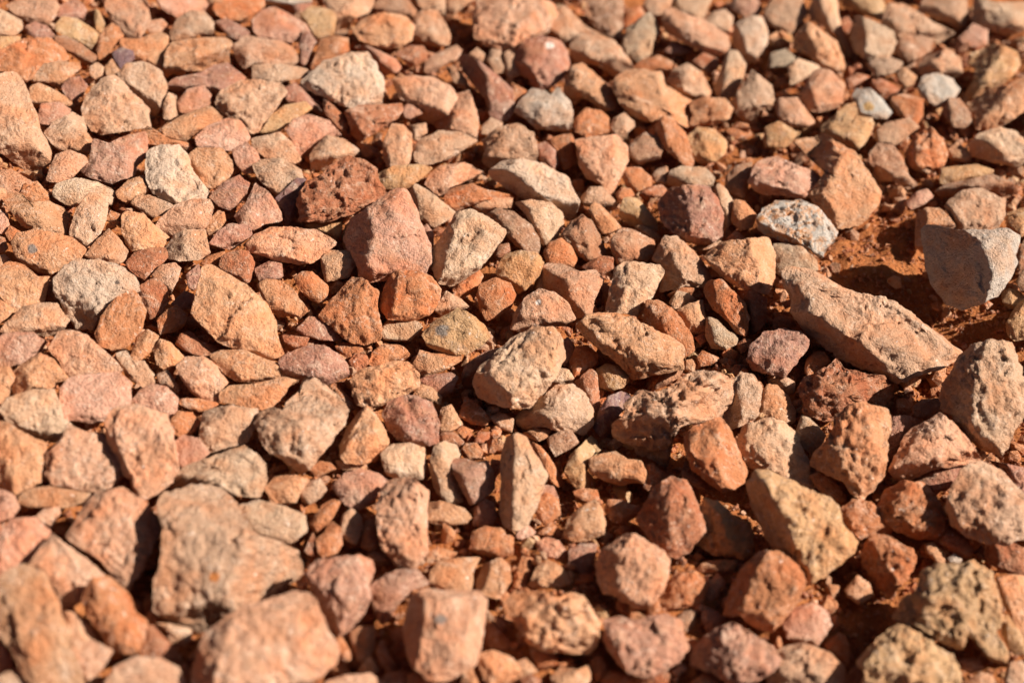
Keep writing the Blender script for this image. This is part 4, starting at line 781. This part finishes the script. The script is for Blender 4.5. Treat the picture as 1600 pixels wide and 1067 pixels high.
def stone_mesh(s, n, grow=1.065):
    rs = np.random.RandomState(1000 + s['seed'])
    c = s['c']
    th0, R0 = outline_radius(s['pts'], c)
    ker = np.array([0.2, 1, 2, 1, 0.2]); ker /= ker.sum()
    Rp = np.concatenate([R0[-2:], R0, R0[:2]]); R0 = np.convolve(Rp, ker, 'valid')
    eq = math.sqrt(s['full'] / math.pi)                       # equivalent radius in pixels
    d_guess = 2 * eq * DIST / FPX
    rel = 0.58 + 0.42 * min(max(c[0] / W - 0.12, 0) / 0.4, 1)     # the stones on the left lie flatter
    rise = s['e'] * 0.55 * min(d_guess, 0.05) * (rel - 0.4) / 0.6
    C, depth = place(c[0], c[1], 0.25 * (min(d_guess, 0.06) - 0.045) + rise)
    mpp = depth / FPX; d = 2 * eq * mpp
    cs = np.stack([np.cos(th0), np.sin(th0), np.full_like(th0, rs.rand() * 50)], 1)
    R0 = R0 * grow * (1 + 0.036 * s['x'] ** 0.6 * fbm(cs * 3.6 + rs.rand() * 90, 5, 0.62))
    rho, th, br, bt, faces, cap = disc(n)
    def Rat(t): return np.interp(t, np.append(th0, math.pi), np.append(R0, R0[0]))
    rp = np.sin(rho * math.pi / 2)
    X = c[0] + rp * Rat(th) * np.cos(th); Y = c[1] + rp * Rat(th) * np.sin(th)
    u, v = (X - c[0]) * mpp, -(Y - c[1]) * mpp
    Hh = d * rs.uniform(0.40, 0.52) * rel
    p = rs.uniform(2.3, 3.4)
    rim = np.stack([R0 * np.cos(th0), -R0 * np.sin(th0)], 1) * mpp
    big = min(max(0.045 / d, 0.40), 1.0)                        # large stones are flatter for their size
    if s['r'] is not None: Hh = max(Hh, s.get('h', 0.55) * d * (0.5 + 0.5 * rel))
    sq = rs.uniform(-0.18, 0.18, size=2)                        # the crown of the stone sits off its middle
    def dome(a, b):
        a, b = np.asarray(a, float), np.asarray(b, float)
        r = np.hypot(a, b) / (Rat(np.arctan2(-b, a)) * mpp)
        return Hh * np.maximum(1 - r ** p, 0) ** (1 / p) * (1 + (sq[0] * a + sq[1] * b) / d * 2)
    w = Hh * 1.2 * np.maximum(1 - rp ** 7, 0) ** (1 / 7)
    q3 = np.stack([u, v, dome(u, v)], 1) / d + rs.rand(3) * 60
    wob = fbm(q3 * 3.0, 4, 0.55) * 0.014 * d * big
    kk = 0.007 * d
    # a broken stone: flat faces, each one touching the swelling body at some point
    N = rs.randint(10, 17) if s['r'] is None else 9
    th_k = rs.rand() * 2 * math.pi
    for k in range(N):
        th_k += 2.39996 + rs.uniform(-0.5, 0.5)
        rr_ = math.sqrt((k + rs.uniform(0.1, 0.9)) / N) * 0.97
        Rk = float(Rat(np.array([(th_k + math.pi) % (2 * math.pi) - math.pi]))[0]) * mpp * rr_
        a0, b0 = Rk * math.cos(th_k), -Rk * math.sin(th_k); ep = 0.012 * d
        f0 = float(dome(a0, b0))
        ga = float(dome(a0 + ep, b0) - dome(a0 - ep, b0)) / (2 * ep) + rs.normal() * 0.10
        gb = float(dome(a0, b0 + ep) - dome(a0, b0 - ep)) / (2 * ep) + rs.normal() * 0.10
        gm = math.hypot(ga, gb)
        if gm > 1.9: ga, gb = ga * 1.9 / gm, gb * 1.9 / gm
        if ga > 0: ga *= 0.6 + 0.55 * min(max(c[0] / W - 0.1, 0) * 1.6, 1)      # faces turned left: gentle where the bed leans towards the sun
        pl = f0 * rs.uniform(0.93, 1.02) + ga * (u - a0) + gb * (v - b0) + wob * rs.uniform(0.2, 1.0)
        w = smin(w, pl, kk * rs.uniform(0.3, 1.8))
    if s['r'] is not None:                                     # a traced ridge: the side away from the middle falls off steeply
        a, b = [np.array([(q[0] - c[0]) * mpp, -(q[1] - c[1]) * mpp]) for q in s['r']]
        e = b - a; nv = np.array([e[1], -e[0]]) / np.linalg.norm(e)
        if nv @ (a + b) < 0 and abs(nv @ (a + b)) > 0.04 * d: nv = -nv
        elif abs(nv @ (a + b)) <= 0.04 * d and nv[0] > 0: nv = -nv
        if (nv @ (a + b)) < 0: nv = -nv
        if s.get('f') and nv[0] > 0: nv = -nv
        far = (rim @ nv).max(); at = nv @ (a + b) / 2
        run = max(far - at, 0.08 * d)
        hr = min(Hh * 0.95, run * 2.3)
        w_top = hr + 0.02 * d
        pl = hr * (far - (u * nv[0] + v * nv[1])) / run + wob * 0.5
        w = smin(np.maximum(w, np.minimum(hr * 0.96 + wob * 0.3 - 0.25 * np.maximum(at - (u * nv[0] + v * nv[1]), 0), Hh * np.maximum(1 - rp ** 4, 0) ** 0.5)), pl, kk * 0.4)
    x = s['x']
    edge = np.clip((1 - rp) * 4, 0, 1)
    w = w + edge * d * big * (0.006 * fbm(q3 * 4.0 + 5, 3) + 0.0110 * x * fbm(q3 * 9.0, 3, 0.6, ridged=True) + 0.030 * max(x - 1.4, 0) * fbm(q3 * 6.0 + 3, 4, 0.6, ridged=True))
    # fracture steps: patches with a slight slope and a step of their own
    for cells, slope, step in ((9, 0.06, 0.011), (40, 0.06, 0.005)):
        sd = rs.uniform(-0.62, 0.62, size=(cells, 2)) * d
        wu = u + 0.05 * d * fbm(q3 * 5 + 31, 3); wv = v + 0.05 * d * fbm(q3 * 5 + 57, 3)
        an = rs.rand() * math.pi; st_ = rs.uniform(1.0, 2.2)
        def turn(a, b): return np.stack([(a * math.cos(an) + b * math.sin(an)) * st_, -a * math.sin(an) + b * math.cos(an)], -1)
        q2 = turn(wu, wv); s2 = turn(sd[:, 0], sd[:, 1])
        near = np.argmin(((q2[:, None, :] - s2[None]) ** 2).sum(-1), axis=1)
        tl = rs.normal(size=(cells, 2)) * slope; of = rs.normal(size=cells) * step * d
        dlt = (u - sd[near, 0]) * tl[near, 0] + (v - sd[near, 1]) * tl[near, 1] + of[near]
        w = w + edge * np.clip(dlt, -0.07 * d, 0.07 * d) * (0.45 + 0.35 * min(x, 1.6)) * big
    if rs.rand() < 0.4:                                        # bedding steps
        ax = rs.normal(size=3); ax[2] *= 0.4; ax /= np.linalg.norm(ax)
        st = (q3 @ ax) * rs.uniform(9, 16) + 1.2 * fbm(q3 * 2.5 + 9, 2)
        fr = st - np.floor(st)
        w = w + edge * d * big * 0.018 * (np.clip(fr * 1.3, 0, 1) - 0.5)
    # world positions: each point lies on its own sight line's side of the tilted rim plane
    lean = math.radians(14) * (1 - min(max(c[0] / W, 0), 1)) ** 1.2
    rimn = math.cos(BETA) * fwd - math.sin(BETA) * upv - math.sin(lean) * right          # rim plane leans back from the viewer
    def world_at(X, Y, w):
        dr = ray(X, Y)
        t = ((C - cam_pos) @ rimn) / (dr @ rimn)
        ln = np.linalg.norm(dr, axis=1)
        return cam_pos + dr * (t - w / ln)[:, None]
    Pf = world_at(X, Y, w)
    Xb = c[0] + br * Rat(bt) * np.cos(bt); Yb = c[1] + br * Rat(bt) * np.sin(bt)
    wb = -d * 0.50 * np.sqrt(np.maximum(1 - br ** 2, 0))
    Pb = world_at(Xb, Yb, wb)
    P = np.concatenate([Pf, Pb]) - C
    # fine relief along the surface normal, on the side that shows
    nf = (n + 1) ** 2
    G = P[:nf].reshape(n + 1, n + 1, 3)
    du = np.gradient(G, axis=0); dv = np.gradient(G, axis=1)
    nr = np.cross(du.reshape(-1, 3), dv.reshape(-1, 3))
    nr /= np.maximum(np.linalg.norm(nr, axis=1), 1e-12)[:, None]
    if (nr @ -fwd).mean() < 0: nr = -nr
    o = rs.rand(3) * 80
    fine = 0.0009 * fbm(P[:nf] * 90 + o, 4, 0.65)
    f2 = fbm(P[:nf] * 190 + o, 3, 0.6)
    pit = np.maximum(noise(P[:nf] * 120 + o + 7) - 0.12, 0) + np.maximum(noise(P[:nf] * 230 + o) - 0.2, 0) * 0.6
    mask = np.clip(0.5 + 1.6 * noise(P[:nf] * 24 + o + 3), 0, 1)
    sc = min(1.0, d / 0.045)
    disp = sc * (fine * (0.45 + 0.55 * x) + 0.0011 * x * f2 - 0.0060 * max(x - 1.2, 0.0) * pit * (0.25 + mask))
    P[:nf] += nr * (disp * np.clip((1 - rp) * 6 + 0.15, 0, 1))[:, None]
    tri_cap = cap
    return P, faces, cap, C, d
def mesh_from(name, P, quads, cap, mat):
    me = bpy.data.meshes.new(name)
    nq = len(quads); nl = nq * 4 + len(cap)
    me.vertices.add(len(P)); me.vertices.foreach_set("co", P.astype(np.float32).ravel())
    me.loops.add(nl); me.loops.foreach_set("vertex_index", np.concatenate([quads.ravel(), cap[::-1]]).astype(np.int32))
    me.polygons.add(nq + 1)
    me.polygons.foreach_set("loop_start", np.concatenate([np.arange(nq) * 4, [nq * 4]]).astype(np.int32))
    me.polygons.foreach_set("use_smooth", np.ones(nq + 1, dtype=bool))
    me.update(calc_edges=True); me.validate()
    me.materials.append(mat)
    return me
def joined_mesh(name, V, T, cols, mat):
    """triangles only, one colour per vertex"""
    me = bpy.data.meshes.new(name)
    me.vertices.add(len(V)); me.vertices.foreach_set("co", V.astype(np.float32).ravel())
    me.loops.add(len(T) * 3); me.loops.foreach_set("vertex_index", T.astype(np.int32).ravel())
    me.polygons.add(len(T)); me.polygons.foreach_set("loop_start", (np.arange(len(T)) * 3).astype(np.int32))
    me.polygons.foreach_set("use_smooth", np.ones(len(T), dtype=bool))
    me.update(calc_edges=True)
    at = me.color_attributes.new("col", 'FLOAT_COLOR', 'POINT')
    at.data.foreach_set("color", np.concatenate([cols, np.ones((len(cols), 1))], 1).astype(np.float32).ravel())
    me.materials.append(mat)
    return me
def varied(code, rs, amt=0.10):
    c = np.array(PALETTE[code][0])
    return np.clip(c * (1 + np.clip(rs.normal(), -1.3, 1.3) * amt * np.array([-0.15, 0.2, 0.45])) * (1 + np.clip(rs.normal(), -1.1, 1.1) * amt), 0.02, 0.8)

# ------------------------------------------------------------------ the ground
def axis(lim, core, step):
    a = np.arange(-core, core + step / 2, step); out = [a]
    g, x = step, core
    while x < lim:
        g *= 1.35; x += g; out.append(np.array([x])); out.insert(0, np.array([-x]))
    return np.sort(np.concatenate(out))
gx, gy = axis(60, 0.62, 0.0042), axis(60, 0.62, 0.0042)
GX, GY = np.meshgrid(gx, gy, indexing='ij')
gp = np.stack([GX.ravel(), GY.ravel(), np.zeros(GX.size)], 1)
SOIL_DROP = 0.023
def soil_z(x, y):
    p = np.stack([x, y, np.zeros_like(x)], 1)
    bank = sum(h * np.exp(-((x - c_[0]) ** 2 + (y - c_[1]) ** 2) / (r * r)) for c_, r, h in SOIL_BANKS)
    return surf(x, y) - SOIL_DROP + bank + 0.006 * fbm(p * 22, 3) + 0.0030 * fbm(p * 90 + 4, 3, 0.6)
gz = soil_z(gp[:, 0], gp[:, 1])
nx, ny = len(gx), len(gy)
gi = np.arange(nx * ny).reshape(nx, ny)
gq = np.stack([gi[:-1, :-1], gi[1:, :-1], gi[1:, 1:], gi[:-1, 1:]], -1).reshape(-1, 4)
me = mesh_from("soil", np.stack([gp[:, 0], gp[:, 1], gz], 1), gq[1:], gq[0][::-1], M_SOIL)
soil = bpy.data.objects.new("soil", me); scene.collection.objects.link(soil)
soil["kind"] = "structure"; soil["label"] = "bare rust red soil under and between the stones"

# ------------------------------------------------------------------ labels
def side_word(dv):
    a = math.degrees(math.atan2(-dv[1], dv[0])) % 360
    return ["right of", "up right of", "above", "up left of", "left of", "down left of", "below", "down right of"][int((a + 22.5) // 45) % 8]
def shape_word(s):
    p = s['pts'] - s['c']
    ev, vec = np.linalg.eigh(p.T @ p / len(p))
    ratio = math.sqrt(ev[1] / max(ev[0], 1e-6))
    major = vec[:, 1]
    if ratio > 1.9:
        return "long upright" if abs(major[1]) > 0.85 else ("long flat" if abs(major[0]) > 0.85 else "long slanting")
    if ratio > 1.45:
        return "upright" if abs(major[1]) > 0.8 else ("flat" if abs(major[0]) > 0.8 else "slanting")
    return "blocky" if len(p) <= 6 else ("rough" if s['x'] >= 1.4 else "rounded")
def size_word(s):
    return "small" if s['area'] < 1500 else ("medium" if s['area'] < 4500 else "large")
marks = [s for s in NAMED if s['l']]
used = set(s['l'] for s in marks)
for s in NAMED:
    if s['l']: continue
    dist = sorted(marks, key=lambda m: np.linalg.norm((m['c'] - s['c'])) - 0.5 * math.sqrt(m['full']))
    edge_txt = ""
    if s['pts'][:, 0].min() <= 0: edge_txt = " at the left edge"
    elif s['pts'][:, 0].max() >= W: edge_txt = " at the right edge"
    elif s['pts'][:, 1].min() <= 0: edge_txt = " at the top edge"
    elif s['pts'][:, 1].max() >= H: edge_txt = " at the bottom edge"
    done = None
    for k in range(6):
        m = dist[k]; rel = side_word(s['c'] - m['c'])
        base = f"{size_word(s)} {shape_word(s)} {PALETTE[s['code']][1]} stone"
        if edge_txt and "edge" not in m['n']: base += edge_txt + ","
        txt = f"{base} {rel} the {m['n']}"
        if txt not in used and len(txt.replace('-', ' ').split()) <= 15: done = txt; break
    if done is None:
        m = dist[0]; done = f"{size_word(s)} {PALETTE[s['code']][1]} stone {side_word(s['c'] - m['c'])} the {m['n']}"
    s['l'] = done; used.add(done)

# ------------------------------------------------------------------ the stones, one object each
GROUP = "stones of the gravel bed"
for s in NAMED:
    rs = np.random.RandomState(5000 + s['seed'])
    px = 2 * math.sqrt(s['full'] / math.pi)
    n = int(np.clip(px * 0.45, 14, 78)); n += n % 2
    P, faces, cap, C, d = stone_mesh(s, n)
    me = mesh_from("stone", P, faces, cap, M_CRUST if s['code'] == 'W' else M_STONE)
    if 'm' in s:
        mx, my, mr = [float(z) for z in s['m'][:3]]
        pix, dep = to_pixel(P + C)
        near = np.hypot(pix[:, 0] - mx, pix[:, 1] - my) < 6
        k = np.where(near)[0][np.argmin(dep[near])]
        SPOT = {'orange': (0.52, 0.17, 0.035), 'grey': (0.20, 0.165, 0.14), 'white': (0.72, 0.62, 0.54), 'dark': (0.10, 0.07, 0.055), 'ochre': (0.50, 0.29, 0.10)}
        me.materials[0] = stone_material("stone_surface_spotted", True, spot=(tuple(P[k]), mr * dep[k] / FPX, SPOT[s['m'][3]]))
    o = bpy.data.objects.new("stone", me)
    o.location = C
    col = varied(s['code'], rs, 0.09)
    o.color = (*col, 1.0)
    o["label"] = s['l']; o["category"] = "stone"; o["group"] = GROUP
    scene.collection.objects.link(o)

# ------------------------------------------------------------------ the smaller stones, too many to list: one object
Vs, Ts, Cs = [], [], []; base = 0
for s in REST:
    rs = np.random.RandomState(5000 + s['seed'])
    n = int(np.clip(2 * math.sqrt(s['full'] / math.pi) * 0.5, 12, 24)); n += n % 2
    P, faces, cap, C, d = stone_mesh(s, n)
    Vs.append(P + C)
    t = np.concatenate([faces[:, [0, 1, 2]], faces[:, [0, 2, 3]], np.stack([np.full(len(cap) - 2, cap[0]), cap[2:], cap[1:-1]], 1)])
    Ts.append(t + base); base += len(P)
    Cs.append(np.tile(varied(s['code'], rs, 0.1), (len(P), 1)))
ob = bpy.data.objects.new("small_stones", joined_mesh("small_stones", np.concatenate(Vs), np.concatenate(Ts), np.concatenate(Cs), M_SMALL))
ob["kind"] = "stuff"; ob["label"] = "small orange and tan stones wedged between the larger ones"; ob["category"] = "stones"
scene.collection.objects.link(ob)

# ------------------------------------------------------------------ loose chips and the stones round about
import bmesh
def shard_shapes(points, count, seed):
    """angular chips: convex hulls of a few scattered points"""
    rs = np.random.RandomState(seed); out = []
    for k in range(count):
        bm = bmesh.new()
        pts = rs.normal(size=(points, 3)); pts /= np.linalg.norm(pts, axis=1)[:, None]
        pts *= rs.uniform(0.75, 1.1, size=(points, 1)) * rs.uniform([0.9, 0.65, 0.5], [1.35, 1.0, 0.85])
        for q in pts: bm.verts.new(q)
        bmesh.ops.convex_hull(bm, input=bm.verts)
        bmesh.ops.delete(bm, geom=[v for v in bm.verts if not v.link_faces], context='VERTS')
        bmesh.ops.triangulate(bm, faces=bm.faces)
        bmesh.ops.recalc_face_normals(bm, faces=bm.faces)
        bm.verts.index_update()
        out.append((np.array([v.co[:] for v in bm.verts]), np.array([[v.index for v in f.verts] for f in bm.faces])))
        bm.free()
    return out
def cut_shapes(level, count, seed):
    """blocky stones: a ball cut by flat planes, roughened"""
    out = []; rs = np.random.RandomState(seed)
    bm = bmesh.new(); bmesh.ops.create_icosphere(bm, subdivisions=level + 1, radius=1.0)
    bm.verts.index_update()
    v = np.array([q.co[:] for q in bm.verts]); v /= np.linalg.norm(v, axis=1)[:, None]
    f = np.array([[q.index for q in t.verts] for t in bm.faces]); bm.free()
    for k in range(count):
        r = np.full(len(v), 1.2)
        for j in range(rs.randint(8, 13)):
            nr = rs.normal(size=3); nr /= np.linalg.norm(nr); dd = v @ nr
            r = np.minimum(r, np.where(dd > 0.05, rs.uniform(0.66, 0.98) / np.maximum(dd, 0.05), 9))
        p = v * r[:, None] * rs.uniform([0.85, 0.65, 0.55], [1.25, 1.0, 0.85])
        p = p * (1 + 0.05 * fbm(p * 3.0 + k * 11, 3)[:, None])
        out.append((p, f))
    return out
def rot(rs):
    q = rs.normal(size=4); q /= np.linalg.norm(q); a, b, c, d = q
    return np.array([[1 - 2 * (c * c + d * d), 2 * (b * c - a * d), 2 * (b * d + a * c)], [2 * (b * c + a * d), 1 - 2 * (b * b + d * d), 2 * (c * d - a * b)], [2 * (b * d - a * c), 2 * (c * d + a * b), 1 - 2 * (b * b + c * c)]])
def scatter(name, items, shapes, label, smooth=False):
    """items: (x, y, z, radius, colour, rotation)"""
    V, T, Cc, nb = [], [], [], 0
    for i, (x, y, z, r, col, R) in enumerate(items):
        sv, sf = shapes[i % len(shapes)]
        V.append(sv @ R.T * r + (x, y, z)); T.append(sf + nb); Cc.append(np.tile(col, (len(sv), 1))); nb += len(sv)
    me = joined_mesh(name, np.concatenate(V), np.concatenate(T), np.concatenate(Cc), M_SMALL)
    me.polygons.foreach_set("use_smooth", np.full(len(me.polygons), smooth, dtype=bool))
    o = bpy.data.objects.new(name, me)
    o["kind"] = "stuff"; o["label"] = label; o["category"] = "gravel"
    scene.collection.objects.link(o)
    return o
# picture mask of the traced outlines, at a quarter of the resolution, to find the gaps between them
MW, MH = 400, 267
yy, xx = np.mgrid[0:MH, 0:MW]; sx, sy = xx * 4 + 2.0, yy * 4 + 2.0
covered = np.zeros((MH, MW), bool)
for s in STONES:
    p = s['pts']
    x0, y0 = np.maximum((p.min(0) // 4).astype(int) - 1, 0); x1, y1 = (p.max(0) // 4).astype(int) + 2
    if x1 <= 0 or y1 <= 0: continue
    qx, qy = sx[y0:y1, x0:x1], sy[y0:y1, x0:x1]; ins = np.zeros(qx.shape, bool)
    for a, b in zip(p, np.roll(p, -1, axis=0)):
        cond = (a[1] > qy) != (b[1] > qy)
        with np.errstate(divide='ignore', invalid='ignore'):
            ins ^= cond & (qx < (b[0] - a[0]) * (qy - a[1]) / (b[1] - a[1] + 1e-12) + a[0])
    covered[y0:y1, x0:x1] |= ins
gap = np.zeros((MH, MW)); cur = ~covered
for k in range(14):
    gap += cur
    nb = cur.copy(); nb[1:] &= cur[:-1]; nb[:-1] &= cur[1:]; nb[:, 1:] &= cur[:, :-1]; nb[:, :-1] &= cur[:, 1:]; cur = nb
rs = np.random.RandomState(21)
chipcodes = list("OOOOGGRRRTKBC")
chips, grit = [], []
for (count, rmin, rmax, store) in ((17000, 0.0024, 0.0115, chips), (68000, 0.0008, 0.0028, grit)):
    X = rs.uniform(-0.5, 0.5, count); Y = rs.uniform(-0.45, 0.62, count)
    rr = rmin * (rmax / rmin) ** (rs.rand(count) ** 1.5)
    Z = soil_z(X, Y) + rr * rs.uniform(0.1, 0.6, count)
    pix, dep = to_pixel(np.stack([X, Y, Z], 1))
    for i in range(count):
        px, py = pix[i]; mpp = dep[i] / FPX
        if 0 <= px < W and 0 <= py < H:
            g = gap[min(int(py / 4), MH - 1), min(int(px / 4), MW - 1)] * 4
            if g <= 0: continue
            if rr[i] > 0.0032 and rs.rand() < 0.93 and (1300 < px < 1445 and 335 < py < 500 or 1440 < px < 1600 and 470 < py < 560 or 1310 < px < 1420 and 930 < py < 1040): continue
            r = min(rr[i], (g + 5) * mpp * 1.0)
        else: r = rr[i]
        code = chipcodes[rs.randint(len(chipcodes))] if store is chips else "OORRO"[rs.randint(5)]
        store.append((X[i], Y[i], Z[i], r, varied(code, rs, 0.12), rot(rs)))
sh2, sh1 = shard_shapes(22, 60, 3), shard_shapes(11, 40, 4)
scatter("stone_chips", chips, sh2, "loose stone chips filling the gaps between the stones")
scatter("soil_crumbs", grit, sh1, "crumbs of rust red soil scattered between the stones")
# stones beyond the frame, so the bed goes on
outer, far = [], []
allcodes = list("TTTSSKKKKPGGGGOOORRMQBCC")
def field(step, lim, store, skip_inner):
    ks = int(lim / step)
    for i in range(-ks, ks + 1):
        for j in range(-ks, ks + 1):
            x = (i + rs.uniform(-0.42, 0.42)) * step; y = (j + rs.uniform(-0.42, 0.42)) * step + 0.1
            if max(abs(x), abs(y - 0.1)) < skip_inner: continue
            r = rs.uniform(0.34, 0.72) * step * (1.3 if rs.rand() < 0.12 else 1)
            z = float(surf(np.array(x), np.array(y))) - 0.008 + (r - 0.02) * 0.30 - 0.012 * min(max(x, 0) / 0.3, 1)
            if np.linalg.norm(np.array([x, y, z]) - cam_pos) < 0.35: continue
            (px, py), dp = to_pixel(np.array([x, y, z])); pr = r * FPX / max(dp, 0.05) * 1.15
            if dp > 0.05 and -0.7 * pr < px < W + 0.7 * pr and -0.15 * pr < py < H + 1.1 * pr: continue
            store.append((x, y, z, r, varied(allcodes[rs.randint(len(allcodes))], rs, 0.1), rot(rs)))
field(0.043, 0.95, outer, 0.0)
field(0.072, 2.6, far, 0.95)
scatter("surrounding_stones", outer, cut_shapes(2, 40, 8), "tan and orange stones continuing past the frame", True)
scatter("distant_stones", far, cut_shapes(1, 30, 9), "more of the gravel bed farther from the camera")
print("stones", len(NAMED), "rest", len(REST), "chips", len(chips), len(grit), "outer", len(outer), len(far),
      "tris", sum(sum(len(p.vertices) - 2 for p in o.data.polygons) for o in scene.objects if o.type == 'MESH'))
